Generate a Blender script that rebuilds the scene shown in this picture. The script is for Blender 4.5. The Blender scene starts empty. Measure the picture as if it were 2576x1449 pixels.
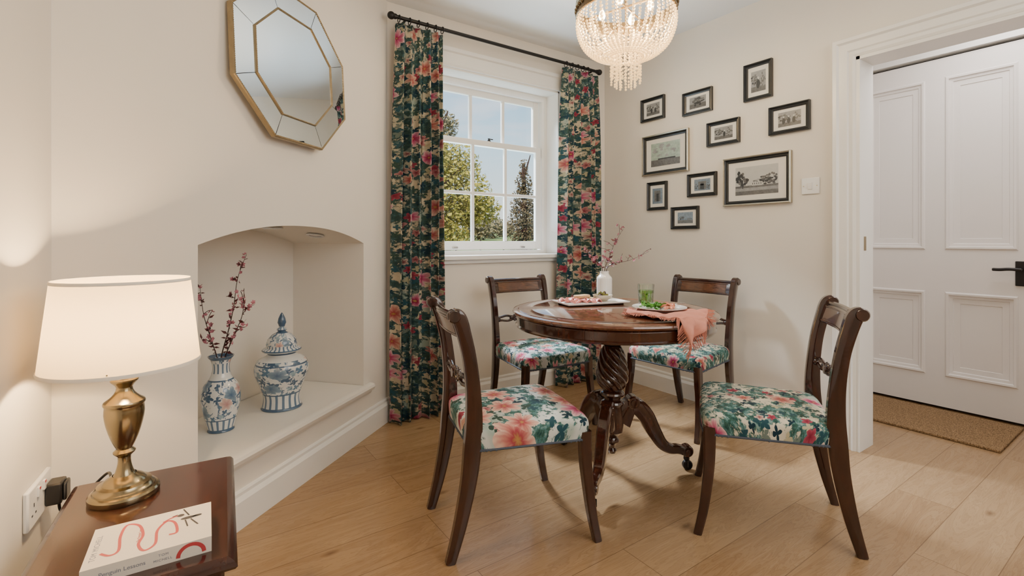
import bpy, bmesh, math, random
from mathutils import Vector, Matrix
PI=math.pi; R=math.radians; sin=math.sin; cos=math.cos
rnd=random.Random(7)
scene=bpy.context.scene; COL=scene.collection
V=Vector
# ------------------------------------------------------------------ measured camera
H=1.05; FP=1219.0; HY=605.0; YAW=R(34.7)
FW=V((sin(YAW),cos(YAW),0)); RT=V((cos(YAW),-sin(YAW),0)); EYE=V((0,0,H))
def ray(px,py): return FW+RT*((px-1288)/FP)+V((0,0,(HY-py)/FP))
def on_plane(px,py,p0,n):
    d=ray(px,py); n=V(n); t=(V(p0)-EYE).dot(n)/d.dot(n); return EYE+d*t
def on_z(px,py,z): return on_plane(px,py,(0,0,z),(0,0,1))
def on_x(px,py,x): return on_plane(px,py,(x,0,0),(1,0,0))
def cw(r,f,z=0): return RT*r+FW*f+V((0,0,z))
cam=bpy.data.cameras.new('camera'); co=bpy.data.objects.new('camera',cam); COL.objects.link(co)
cam.sensor_width=36; cam.lens=FP/2576*36; cam.shift_y=-(724.5-HY)/2576; cam.clip_start=.02; cam.clip_end=500
co.location=EYE; co.rotation_euler=(R(90),0,-YAW); scene.camera=co
# ------------------------------------------------------------------ mesh helper
def cat(pts,n=6):
    pts=[tuple(p) for p in pts]; out=[]
    P=[pts[0]]+pts+[pts[-1]]
    for i in range(1,len(P)-2):
        a,b,c,d=P[i-1],P[i],P[i+1],P[i+2]
        for k in range(n):
            t=k/n
            out.append(tuple(.5*(2*b[j]+(c[j]-a[j])*t+(2*a[j]-5*b[j]+4*c[j]-d[j])*t*t+(3*b[j]-a[j]-3*c[j]+d[j])*t**3) for j in range(len(b))))
    out.append(pts[-1]); return out
_ico=None
def ico():
    global _ico
    if _ico is None:
        b=bmesh.new(); bmesh.ops.create_icosphere(b,subdivisions=1,radius=1); b.verts.index_update()
        _ico=([v.co.copy() for v in b.verts],[[v.index for v in f.verts] for f in b.faces]); b.free()
    return _ico
class MB:
    def __init__(s): s.v=[]; s.f=[]; s.m=[]; s.mi=0; s.uv=None
    def add(s,vs,fs):
        o=len(s.v); s.v+=[tuple(v) for v in vs]; s.f+=[[i+o for i in f] for f in fs]; s.m+=[s.mi]*len(fs); return s
    def box(s,c,d,rot=None):
        x,y,z=[k/2 for k in d]; vs=[V((a*x,b*y,e*z)) for a in(-1,1) for b in(-1,1) for e in(-1,1)]
        if rot is not None: vs=[rot@v for v in vs]
        return s.add([v+V(c) for v in vs],[(0,1,3,2),(4,6,7,5),(0,4,5,1),(2,3,7,6),(0,2,6,4),(1,5,7,3)])
    def b2(s,a,b): return s.box([(a[i]+b[i])/2 for i in range(3)],[abs(b[i]-a[i]) for i in range(3)])
    def quad(s,*p): return s.add(p,[list(range(len(p)))])
    def lathe(s,prof,seg=32,c=(0,0,0),mod=None,ax=None):
        vs=[];fs=[];rows=[]
        for r,z in prof:
            if r<1e-6: rows.append([len(vs)]); vs.append(V((0,0,z)))
            else:
                row=[]
                for i in range(seg):
                    a=2*PI*i/seg; q=r*(mod(a,z) if mod else 1); row.append(len(vs)); vs.append(V((q*cos(a),q*sin(a),z)))
                rows.append(row)
        for A,B in zip(rows,rows[1:]):
            for i in range(seg):
                j=(i+1)%seg
                if len(A)==1 and len(B)==1: continue
                if len(A)==1: fs.append((A[0],B[i],B[j]))
                elif len(B)==1: fs.append((A[i],A[j],B[0]))
                else: fs.append((A[i],A[j],B[j],B[i]))
        if ax is not None:
            q=V((0,0,1)).rotation_difference(V(ax)); vs=[q@v for v in vs]
        return s.add([v+V(c) for v in vs],fs)
    def ball(s,c,r,seg=12,rg=8,sc=(1,1,1)):
        return s.lathe_sc([(sin(PI*k/rg)*r,-cos(PI*k/rg)*r) for k in range(rg+1)],seg,c,sc)
    def lathe_sc(s,prof,seg,c,sc):
        t=MB(); t.lathe([(0 if p[0]<1e-6 else p[0],p[1]) for p in prof],seg); 
        return s.add([(v[0]*sc[0]+c[0],v[1]*sc[1]+c[1],v[2]*sc[2]+c[2]) for v in t.v],t.f)
    def bead(s,c,r):
        vs,fs=ico(); return s.add([v*r+V(c) for v in vs],fs)
    def tube(s,pts,rad,seg=8):
        pts=[V(p) for p in pts]; n=len(pts); rad=rad if isinstance(rad,(list,tuple)) else [rad]*n
        vs=[];fs=[]; T0=None; N=None
        for i in range(n):
            T=(pts[min(i+1,n-1)]-pts[max(i-1,0)]).normalized()
            if N is None: N=T.orthogonal().normalized()
            else: N=(N-T*N.dot(T)); N=N.normalized() if N.length>1e-6 else T.orthogonal().normalized()
            B=T.cross(N)
            for k in range(seg): a=2*PI*k/seg; vs.append(pts[i]+(N*cos(a)+B*sin(a))*rad[i])
        for i in range(n-1):
            for k in range(seg): j=(k+1)%seg; fs.append((i*seg+k,i*seg+j,(i+1)*seg+j,(i+1)*seg+k))
        fs.append(list(range(seg))[::-1]); fs.append([(n-1)*seg+k for k in range(seg)])
        return s.add(vs,fs)
    def strap(s,rows,side=(1,0,0)):     # rows: x,y,z,width(side),depth
        S=V(side); vs=[];fs=[]; n=len(rows); P=[V(r[:3]) for r in rows]
        for i,r in enumerate(rows):
            T=(P[min(i+1,n-1)]-P[max(i-1,0)]).normalized(); N=T.cross(S).normalized(); w,d=r[3]/2,r[4]/2
            c=.72
            for a,b in((-w,-d*c),(-w*c,-d),(w*c,-d),(w,-d*c),(w,d*c),(w*c,d),(-w*c,d),(-w,d*c)): vs.append(P[i]+S*a+N*b)
        for i in range(n-1):
            for k in range(8): j=(k+1)%8; fs.append((i*8+k,i*8+j,(i+1)*8+j,(i+1)*8+k))
        fs.append(list(range(8))[::-1]); fs.append([(n-1)*8+k for k in range(8)])
        return s.add(vs,fs)
    def ring(s,x0,x1,z0,z1,prof,closed=True):
        vs=[];fs=[]
        for w,y in prof:
            zb=z0-w if closed else z0
            vs+=[(x0-w,y,zb),(x0-w,y,z1+w),(x1+w,y,z1+w),(x1+w,y,zb)]
        for i in range(len(prof)-1):
            for k in range(4 if closed else 3):
                j=(k+1)%4; fs.append((i*4+k,i*4+j,i*4+4+j,i*4+4+k))
        return s.add(vs,fs)
    def prism(s,poly,h,M):
        n=len(poly); vs=[M@V((p[0],p[1],0)) for p in poly]+[M@V((p[0],p[1],h)) for p in poly]
        fs=[list(range(n))[::-1],list(range(n,2*n))]+[(i,(i+1)%n,(i+1)%n+n,i+n) for i in range(n)]
        return s.add(vs,fs)
    def build(s,name,mat,parent=None,loc=None,rz=0,smooth=35,bevel=0,sub=0,solid=0):
        me=bpy.data.meshes.new(name); me.from_pydata(s.v,[],s.f)
        ms=mat if isinstance(mat,list) else [mat]
        for m in ms: me.materials.append(m)
        if len(ms)>1: me.polygons.foreach_set('material_index',s.m)
        b=bmesh.new(); b.from_mesh(me); bmesh.ops.recalc_face_normals(b,faces=b.faces); b.to_mesh(me); b.free()
        if s.uv:
            L=me.uv_layers.new(name='UVMap')
            for lp in me.loops: L.data[lp.index].uv=s.uv[lp.vertex_index]
        if smooth: me.shade_smooth(); me.set_sharp_from_angle(angle=R(smooth))
        o=bpy.data.objects.new(name,me); COL.objects.link(o)
        if parent is not None: o.parent=parent
        if loc is not None: o.location=loc
        o.rotation_euler[2]=rz
        if bevel: q=o.modifiers.new('bevel','BEVEL'); q.width=bevel; q.segments=2; q.limit_method='ANGLE'
        if sub: q=o.modifiers.new('sub','SUBSURF'); q.levels=sub; q.render_levels=sub
        if solid: q=o.modifiers.new('solid','SOLIDIFY'); q.thickness=solid
        return o
def tag(o,label,cat_,group=None,kind=None):
    o['label']=label; o['category']=cat_
    if group: o['group']=group
    if kind: o['kind']=kind
    return o
def thing(name,label,cat_,loc=(0,0,0),rz=0,group=None):
    o=bpy.data.objects.new(name,None); COL.objects.link(o); o.empty_display_size=.05
    o.location=loc; o.rotation_euler[2]=rz; return tag(o,label,cat_,group)
def struct(o,label=None):
    o['kind']='structure'
    if label: o['label']=label
    return o
# ------------------------------------------------------------------ material helper
class G:
    def __init__(s,name):
        s.m=bpy.data.materials.new(name); s.m.use_nodes=True; s.t=s.m.node_tree; s.t.nodes.clear(); s.tc=None
    def put(s,sock,val):
        if isinstance(val,bpy.types.NodeSocket): s.t.links.new(val,sock)
        elif val is not None:
            if sock.type=='RGBA' and len(val)==3: val=(*val,1)
            sock.default_value=val
    def n(s,ty,ins=None,**kw):
        nd=s.t.nodes.new('ShaderNode'+ty)
        for k,v in kw.items(): setattr(nd,k,v)
        for k,v in (ins or {}).items(): s.put(nd.inputs[k],v)
        return nd
    def co(s,k='Object'):
        if s.tc is None: s.tc=s.n('TexCoord')
        return s.tc.outputs[k]
    def ma(s,op,a,b=None,c=None):
        nd=s.n('Math',operation=op); s.put(nd.inputs[0],a); s.put(nd.inputs[1],b); s.put(nd.inputs[2],c); return nd.outputs[0]
    def vm(s,op,a,b=None):
        nd=s.n('VectorMath',operation=op); s.put(nd.inputs[0],a)
        if b is not None: s.put(nd.inputs[1],b)
        return nd.outputs['Value' if op in('LENGTH','DOT_PRODUCT') else 'Vector']
    def sc(s,v,f): nd=s.n('VectorMath',operation='SCALE'); s.put(nd.inputs[0],v); s.put(nd.inputs['Scale'],f); return nd.outputs['Vector']
    def sep(s,v): return s.n('SeparateXYZ',{0:v}).outputs
    def comb(s,x,y,z=0.0): return s.n('CombineXYZ',{0:x,1:y,2:z}).outputs[0]
    def mix(s,f,a,b,bt='MIX'):
        nd=s.n('Mix',data_type='RGBA',blend_type=bt); s.put(nd.inputs[0],f); s.put(nd.inputs[6],a); s.put(nd.inputs[7],b); return nd.outputs[2]
    def ramp(s,f,st,interp='LINEAR'):
        nd=s.n('ValToRGB'); r=nd.color_ramp; r.interpolation=interp
        while len(r.elements)<len(st): r.elements.new(.5)
        for e,(p,c) in zip(r.elements,st): e.position=p; e.color=(*c,1) if isinstance(c,(tuple,list)) else (c,c,c,1)
        s.put(nd.inputs[0],f); return nd.outputs[0]
    def noise(s,v,scale=5,detail=3,rough=.55,dist=0.0):
        nd=s.n('TexNoise',{'Vector':v,'Scale':scale,'Detail':detail,'Roughness':rough,'Distortion':dist}); return nd.outputs[0],nd.outputs[1]
    def bump(s,h,st=.2,d=.01): return s.n('Bump',{'Strength':st,'Distance':d,'Height':h}).outputs[0]
    def out(s,col,rough=.5,metal=0.0,normal=None,emi=None,es=0.0,coat=0.0,sheen=0.0,spec=.5,trans=0.0):
        p=s.n('BsdfPrincipled',{'Base Color':col,'Roughness':rough,'Metallic':metal,'Coat Weight':coat,'Sheen Weight':sheen,'Specular IOR Level':spec,'Transmission Weight':trans})
        if coat: p.inputs['Coat Roughness'].default_value=.06
        if normal is not None: s.put(p.inputs['Normal'],normal)
        if emi: s.put(p.inputs['Emission Color'],emi); p.inputs['Emission Strength'].default_value=es
        s.surf(p.outputs[0]); return s.m
    def surf(s,sh): o=s.n('OutputMaterial'); s.t.links.new(sh,o.inputs[0]); return s.m
def plain(name,col,rough=.5,metal=0.0,var=.08,scale=12,bump=0.0,**k):
    g=G(name); f,_=g.noise(g.co(),scale,4)
    c=g.mix(f,tuple(x*(1-var) for x in col),tuple(min(1,x*(1+var)) for x in col))
    nm=g.bump(g.noise(g.co(),scale*12,3)[0],bump,.004) if bump else None
    return g.out(c,rough,metal,nm,**k)
def wood(name,dark,light,rough=.28,axis=(8,8,1.2),coat=.35):
    g=G(name); v=g.vm('MULTIPLY',g.co(),axis)
    f,_=g.noise(v,5,7,.62,1.2); f2,_=g.noise(g.vm('MULTIPLY',g.co(),tuple(a*5 for a in axis)),8,3)
    c=g.ramp(f,[(.3,dark),(.55,tuple((a+b)/2 for a,b in zip(dark,light))),(.75,light)])
    c=g.mix(g.ma('MULTIPLY',f2,.35),c,dark)
    return g.out(c,rough,0.0,g.bump(f2,.05,.002),coat=coat)
def petals(g,vec,S,n,Rr,thr,seed,squash=.5):
    v=g.vm('ADD',vec,(seed*1.31,seed*.77,0))
    vo=g.n('TexVoronoi',{'Vector':v,'Scale':S,'Randomness':1.0},voronoi_dimensions='2D')
    d=g.vm('SUBTRACT',v,vo.outputs['Position']); x,y,_=g.sep(d)
    cs=g.n('SeparateColor',{0:vo.outputs['Color']}).outputs
    th=g.ma('ADD',g.ma('ARCTAN2',y,x),g.ma('MULTIPLY',cs[0],6.28))
    rad=g.ma('MULTIPLY',g.ma('SQRT',g.ma('ADD',g.ma('MULTIPLY',x,x),g.ma('MULTIPLY',y,y))),S)
    lob=g.ma('ABSOLUTE',g.ma('COSINE',g.ma('MULTIPLY',th,n/2)))
    pet=g.ma('MULTIPLY',g.ma('MULTIPLY_ADD',lob,squash,1-squash),g.ma('MULTIPLY_ADD',cs[1],Rr*.4,Rr*.65))
    mask=g.ma('MULTIPLY',g.ma('LESS_THAN',rad,pet),g.ma('GREATER_THAN',cs[2],thr))
    return mask,g.ma('DIVIDE',rad,pet),cs[0],cs[1],th
CREAM=(.70,.60,.44); TEAL=(.010,.034,.052); GREEN=(.034,.066,.052); SAGE=(.17,.22,.19)
def floral(name,coord,k=1.0,fol=.5,seed=0.0,thr=.35,bigS=7,bg=CREAM,seat=False,sthr=.62,lthr=.5,fcl=None,dim=1.0,n1s=9,peach=.55):
    g=G(name)
    if seat:
        x,y,z=g.sep(g.co()); q=g.ma('MULTIPLY_ADD',g.ma('SUBTRACT',.45,z),3.0,1.0); vec=g.comb(g.ma('MULTIPLY',x,q),g.ma('MULTIPLY',y,q))
    else: vec=g.co(coord)
    D=lambda c:tuple(min(1,q*dim) for q in c)
    vec=g.sc(vec,k); vec=g.vm('ADD',vec,(seed,seed*.6,0))
    w=g.vm('SUBTRACT',g.noise(vec,bigS*2.2,3)[1],(.5,.5,.5)); wv=g.vm('ADD',vec,g.sc(w,.22/bigS))
    n0,_=g.noise(vec,6,3); base=g.ramp(n0,[(.4,bg),(.52,tuple(b*.85 for b in bg)),(.64,D((.34,.42,.36)))])
    n1,_=g.noise(wv,n1s,8,.72); fm=g.ramp(n1,[(fol-.015,0.0),(fol+.015,1.0)])
    n2,_=g.noise(wv,42,5,.75); fc=g.ramp(n2,fcl or [(.38,TEAL),(.5,GREEN),(.57,(.03,.08,.095)),(.67,SAGE)])
    c=g.mix(fm,base,fc)
    m,r,a,b,th=petals(g,wv,24,4,.55,lthr,seed+3,.75)
    c=g.mix(m,c,g.ramp(a,[(0,TEAL),(.35,GREEN),(.6,(.02,.07,.09)),(.8,D(SAGE)),(.92,D((.5,.46,.3)))],'CONSTANT'))
    m,r,a,b,th=petals(g,wv,18,5,.5,sthr,seed+9,.5)
    c=g.mix(m,c,g.mix(r,D((.20,.015,.04)),g.ramp(a,[(0,D((.40,.07,.11))),(.4,D((.58,.29,.28))),(.75,D((.70,.55,.45)))],'CONSTANT')))
    m,r,a,b,th=petals(g,wv,bigS,7,.52,thr,seed,.42)
    fl=g.mix(g.ma('GREATER_THAN',a,peach),g.ramp(r,[(.05,D((.55,.38,.12))),(.16,D((.28,.01,.06))),(.45,D((.54,.11,.23))),(.8,D((.68,.37,.42))),(1,D((.76,.59,.58)))]),
             g.ramp(r,[(.05,D((.45,.28,.08))),(.2,D((.36,.06,.07))),(.55,D((.60,.28,.22))),(.95,D((.76,.56,.43)))]))
    ve=g.ma('MULTIPLY_ADD',g.ma('SINE',g.ma('MULTIPLY',th,28)),.14,.14); fl=g.mix(ve,fl,D((.38,.04,.10)))
    c=g.mix(m,c,fl)
    wv2,_=g.noise(vec,420,2)
    return g.out(c,.85,0.0,g.bump(wv2,.12,.002),sheen=.05,spec=.2)
M={}
M['wall']=plain('wall_paint',(.805,.76,.69),.75,var=.015,scale=3,bump=.05,spec=.25)
M['ceil']=plain('ceiling_paint',(.84,.85,.86),.8,var=.01,spec=.2)
M['trim']=plain('white_gloss_paint',(.87,.86,.83),.3,var=.015)
M['doorp']=plain('door_paint',(.85,.815,.79),.35,var=.015)
M['plastic']=plain('white_plastic',(.85,.84,.82),.25,var=.01)
M['porc']=plain('white_porcelain',(.87,.85,.82),.12,var=.01,coat=.5)
M['black']=plain('black_iron',(.012,.011,.012),.4,metal=.3)
M['blackp']=plain('black_plastic',(.015,.015,.016),.35)
M['brass']=plain('antique_brass',(.34,.275,.165),.2,metal=1.0,var=.12)
M['gold']=plain('gilt_frame',(.32,.25,.15),.4,metal=.7,var=.25,scale=40)
M['silver']=plain('silver_gilt',(.46,.43,.35),.35,metal=.9,var=.2,scale=60)
M['bronze']=plain('dark_bronze',(.20,.14,.075),.35,metal=.9)
M['chrome']=plain('steel',(.6,.6,.6),.2,metal=1.0)
M['mirror']=plain('mirror_glass',(.78,.86,.93),.015,metal=1.0,var=0.0)
M['mahog']=wood('dark_mahogany',(.012,.003,.002),(.066,.016,.0075),.13,coat=.8)
M['mahog2']=wood('figured_mahogany_inlay',(.05,.017,.007),(.18,.07,.03),.15,axis=(3,14,14),coat=.7)
M['tablew']=wood('mahogany_tabletop',(.09,.027,.011),(.24,.088,.037),.12,axis=(1.5,9,6),coat=.8)
M['tabled']=wood('mahogany_pedestal',(.021,.006,.0035),(.092,.026,.0115),.13,coat=.8)
M['side']=wood('side_table_mahogany',(.022,.006,.004),(.078,.022,.012),.2,axis=(10,1.2,8),coat=.5)
M['frameb']=plain('black_painted_frame',(.018,.020,.022),.35,var=.2)
M['mat']=plain('mount_card',(.76,.74,.69),.7,var=.02)
M['red']=plain('red_ink',(.48,.05,.055),.6); M['ink']=plain('dark_ink',(.02,.02,.03),.6); M['grey']=plain('grey_ink',(.20,.22,.28),.6)
M['paper']=plain('book_cover_paper',(.76,.69,.60),.5,var=.04); M['pages']=plain('book_pages',(.72,.64,.50),.8,var=.1,scale=90)
M['shelf']=plain('painted_shelf',(.82,.79,.73),.35,var=.02)
def floormat():
    g=G('oak_plank_floor'); p=g.co()
    br=g.n('TexBrick',{'Vector':p,'Color1':(.0,.0,.0),'Color2':(1,1,1),'Mortar':(0,0,0),'Scale':1.0,'Mortar Size':.0013,'Mortar Smooth':.2,'Bias':0.0,'Brick Width':1.25,'Row Height':.19},offset=.37,offset_frequency=2)
    pid=g.n('SeparateColor',{0:br.outputs[0]}).outputs[0]; off=g.comb(g.ma('MULTIPLY',pid,17.0),g.ma('MULTIPLY',pid,9.0)); v=g.vm('ADD',g.vm('MULTIPLY',p,(.9,7,1)),off)
    f,_=g.noise(v,2.2,8,.60,2.2); f2,_=g.noise(g.vm('MULTIPLY',p,(5,120,1)),4,4,.65)
    rings=g.ma('FRACT',g.ma('MULTIPLY',f,9.0)); rg=g.ramp(rings,[(0,.6),(.25,0.0),(.8,.2),(1,.65)])
    c=g.ramp(f,[(.25,(.285,.172,.084)),(.48,(.39,.250,.130)),(.75,(.485,.325,.178))])
    c=g.mix(rg,c,(.21,.120,.056))
    c=g.mix(g.ma('MULTIPLY',f2,.40),c,(.185,.107,.052))
    c=g.mix(.30,c,g.mix(pid,(.275,.163,.080),(.51,.355,.203)))
    kn=g.n('TexVoronoi',{'Vector':g.vm('MULTIPLY',p,(1.0,2.3,1)),'Scale':1.0,'Randomness':1.0},voronoi_dimensions='2D').outputs['Distance']
    c=g.mix(g.ramp(kn,[(0,.75),(.016,.45),(.04,0.0)]),c,(.13,.068,.03))
    c=g.mix(g.ma('MULTIPLY',br.outputs[1],.55),c,(.09,.05,.025))
    return g.out(c,g.ma('MULTIPLY_ADD',f2,.12,.16),0.0,g.bump(g.ma('SUBTRACT',f2,g.ma('MULTIPLY',br.outputs[1],3.0)),.06,.003))
M['floor']=floormat()
def thin_glass(name,tint=(1,1,1),gl=.07):
    g=G(name); a=g.n('BsdfTransparent',{0:tint}); b=g.n('BsdfGlossy',{'Color':(1,1,1),'Roughness':.02})
    lw=g.n('LayerWeight',{'Blend':.25}); fac=g.ma('MULTIPLY_ADD',lw.outputs['Fresnel'],.6,gl*.5)
    mx=g.n('MixShader'); g.put(mx.inputs[0],fac); g.put(mx.inputs[1],a.outputs[0]); g.put(mx.inputs[2],b.outputs[0]); return g.surf(mx.outputs[0])
M['glass']=thin_glass('clear_glass',gl=.04); M['tumbler']=thin_glass('tumbler_glass',(.93,.97,.94),.16); M['water']=thin_glass('water',(.62,.86,.46),.05)
def shade_mat():
    g=G('cream_lampshade'); f,_=g.noise(g.vm('MULTIPLY',g.co(),(1,1,60)),12,2)
    c=g.mix(f,(.84,.69,.46),(.88,.73,.50))
    a=g.n('BsdfDiffuse',{0:c}); b=g.n('BsdfTranslucent',{0:c}); e=g.n('Emission',{0:(1,.70,.34),1:.10})  # small emission put into the shade for bulb light passing through
    mx=g.n('MixShader',{0:.36}); g.put(mx.inputs[1],a.outputs[0]); g.put(mx.inputs[2],b.outputs[0])
    ad=g.n('AddShader'); g.put(ad.inputs[0],mx.outputs[0]); g.put(ad.inputs[1],e.outputs[0]); return g.surf(ad.outputs[0])
M['shade']=shade_mat()
M['bulb']=plain('lit_bulb',(1,.9,.7),.3,emi=(1,.74,.40),es=16.0)
def crystal():
    g=G('crystal_beads'); p=g.n('BsdfPrincipled',{'Base Color':(.85,.68,.42),'Roughness':.08,'Emission Color':(1,.68,.28),'Emission Strength':.9,'Specular IOR Level':.9})  # warm emission painted into the beads for the bulb light they catch
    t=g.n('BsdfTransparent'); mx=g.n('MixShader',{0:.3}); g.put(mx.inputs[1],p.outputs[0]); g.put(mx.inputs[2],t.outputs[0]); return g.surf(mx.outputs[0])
M['crystal']=crystal()
def porcelain(name,seed,zb):
    g=G(name); x,y,z=g.sep(g.co()); th=g.ma('ARCTAN2',y,x); vec=g.comb(g.ma('MULTIPLY',th,.075),z)
    w=g.vm('SUBTRACT',g.noise(g.co(),25,2)[1],(.5,.5,.5)); wv=g.vm('ADD',vec,g.sc(w,.02))
    white=(.74,.76,.75); blue=(.06,.12,.21); c=white
    m,r,a,b,t=petals(g,wv,30,4,.55,.25,seed+2,.7); c=g.mix(m,c,g.ramp(a,[(0,blue),(.5,(.11,.21,.33)),(.8,(.28,.40,.49))],'CONSTANT'))
    n1,_=g.noise(wv,46,3,.5,1.5); c=g.mix(g.ramp(n1,[(.57,0.0),(.59,1.0)]),c,(.10,.17,.27))
    m,r,a,b,t=petals(g,wv,15,6,.5,.4,seed,.35); c=g.mix(m,c,g.mix(g.ma('GREATER_THAN',a,.72),g.mix(r,(.06,.12,.23),(.24,.35,.45)),g.mix(r,(.42,.22,.22),(.66,.52,.47))))
    for z0,z1,kind in zb:
        bm=g.ma('MULTIPLY',g.ma('GREATER_THAN',z,z0),g.ma('LESS_THAN',z,z1))
        if kind=='line': pc=blue
        elif kind=='plain': pc=white
        else:
            st=g.ma('GREATER_THAN',g.ma('SINE',g.ma('MULTIPLY',th,kind)),.35); pc=g.mix(st,white,(.12,.20,.31))
        c=g.mix(bm,c,pc)
    return g.out(c,.12,coat=.5)
# ------------------------------------------------------------------ room shell
GX=2.80; WY=2.75; CZ=2.45
c0=V((.164,2.01,0)); CT=R(41); cu=V((cos(CT),sin(CT),0)); cn=V((sin(CT),-cos(CT),0))
def CH(s,d,z): return c0+cu*s+cn*d+V((0,0,z))
L0=V((-.256,1.645,0)); LA=R(5); lu=V((sin(LA),cos(LA),0)); ln=V((cos(LA),-sin(LA),0))
def LW(s,d,z): return L0+lu*s+ln*d+V((0,0,z))
BY=-1.3
struct(MB().b2((-.75,BY-.1,-.06),(4.05,3.02,0)).build('floor',M['floor'],smooth=0),'light oak plank floor')
struct(MB().b2((-.75,BY-.1,CZ),(4.05,3.02,CZ+.06)).build('ceiling',M['ceil'],smooth=0),'white ceiling')
lb=LW((BY-L0.y)/lu.y,0,0)
w=MB(); 
w.add([LW(0,0,0),lb,lb+V((0,0,CZ)),LW(0,0,CZ)],[(0,1,2,3)]); w.add([LW(0,-.08,0),lb-ln*.08,lb-ln*.08+V((0,0,CZ)),LW(0,-.08,CZ)],[(0,1,2,3)])
struct(w.build('wall_left',M['wall'],smooth=0))
struct(MB().b2((-.75,BY-.1,0),(4.05,BY,CZ)).build('wall_back',M['wall'],smooth=0))
# chimney wall with arched niche
SA,SB,NZ,ND=-.14,.873,.275,.44; s_end=(WY-c0.y)/cu.y; s_start=(L0-c0).dot(cu)
def arch(s): t=(s-(SA+SB)/2)/((SB-SA)/2); return 1.035+.078*(1-abs(t)**2.2)
w=MB()
def cq(sa,sb,za,zb,zc=None,zd=None): w.quad(CH(sa,0,za),CH(sb,0,zb),CH(sb,0,zc),CH(sa,0,zd))
cq(s_start,SA,0,0,CZ,CZ); cq(SB,s_end+.02,0,0,CZ,CZ); cq(SA,SB,0,0,NZ-.02,NZ-.02)
N=28; ss=[SA+(SB-SA)*i/N for i in range(N+1)]
for a,b in zip(ss,ss[1:]):
    cq(a,b,arch(a),arch(b),CZ,CZ); w.quad(CH(a,0,arch(a)),CH(b,0,arch(b)),CH(b,-ND,arch(b)),CH(a,-ND,arch(a)))
    w.quad(CH(a,-ND,0),CH(b,-ND,0),CH(b,-ND,arch(b)),CH(a,-ND,arch(a)))
for s in(SA,SB): w.quad(CH(s,0,0),CH(s,-ND,0),CH(s,-ND,arch(s)),CH(s,0,arch(s)))
struct(w.build('wall_chimney',M['wall'],smooth=20),'diagonal chimney wall with a low arched niche')
# niche shelf slab
w=MB(); prof=[(-ND+.005,NZ),(.018,NZ),(.032,NZ-.006),(.036,NZ-.018),(.030,NZ-.034),(.016,NZ-.042),(.010,NZ-.055),(.001,NZ-.06)]
vs=[];fs=[]
for i,(d,z) in enumerate(prof):
    e0,e1=(SA-.06,SB+.06)
    if d<=0: e0,e1=SA+.002,SB-.002
    vs+=[CH(e0,d,z),CH(e1,d,z)]
for i in range(len(prof)-1): fs.append((2*i,2*i+1,2*i+3,2*i+2))
vs+= [CH(SA-.06,.001,NZ),CH(SB+.06,.001,NZ),CH(SA+.002,.001,NZ),CH(SB-.002,.001,NZ)]; n0=len(vs)-4
fs[0]=(0,1,n0+3,n0+2); fs.append((n0,n0+1,3,2)); fs.append([2*i for i in range(1,len(prof))]+[n0]); fs.append([2*i+1 for i in range(1,len(prof))]+[n0+1])
w.add(vs,fs); struct(w.build('trim_1',M['shelf'],smooth=25),'cream painted shelf slab in the arched niche')
# window wall
WX0,WX1,WZ0,WZ1=1.31,2.33,.95,2.15
x0=c0.x+cu.x*s_end-.25
w=MB(); T=.22
w.b2((x0,WY,0),(WX0,WY+T,CZ)); w.b2((WX1,WY,0),(GX+.15,WY+T,CZ)); w.b2((WX0,WY,0),(WX1,WY+T,WZ0-.02)); w.b2((WX0,WY,WZ1),(WX1,WY+T,CZ))
struct(w.build('wall_window',M['wall'],smooth=0))
# gallery wall with doorway
DY0,DY1,DZ=.12,1.008,1.965
w=MB(); w.b2((GX,DY1,0),(GX+.14,WY,CZ)); w.b2((GX,BY,0),(GX+.14,DY0,CZ)); w.b2((GX,DY0,DZ),(GX+.14,DY1,CZ))
struct(w.build('wall_right',M['wall'],smooth=0),'cream wall hung with small framed pictures')
w=MB(); w.b2((3.97,BY,0),(4.05,2.2,CZ)); w.b2((GX+.14,1.75,0),(3.97,1.85,CZ)); w.b2((GX+.14,-.5,0),(3.97,-.4,CZ))
struct(w.build('wall_lobby',plain('lobby_paint',(.82,.78,.74),.6,var=.01),smooth=0))
BP=[(0,.135),(.007,.135),(.011,.128),(.011,.116),(.017,.108),(.022,.1),(.022,0),(0,0)]
def skirt(name,p0,p1,n,ext=0):
    p0=V(p0);p1=V(p1);n=V(n); m=MB(); vs=[]
    for d,z in BP: vs+=[p0+n*d+V((0,0,z)),p1+n*d+V((0,0,z))]
    k=len(BP); m.add(vs,[(2*i,2*i+1,2*((i+1)%k)+1,2*((i+1)%k)) for i in range(k)]+[[2*i for i in range(k)],[2*i+1 for i in range(k)]])
    return struct(m.build(name,M['trim'],smooth=20))
skirt('baseboard_chimney',CH(s_start,0,0),CH(s_end,0,0),cn)
skirt('baseboard_window',(x0+.25,WY,0),(GX,WY,0),(0,-1,0))
skirt('baseboard_right',(GX,WY,0),(GX,DY1+.095,0),(-1,0,0))
skirt('baseboard_left',LW(0,0,0),lb,ln)
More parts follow.
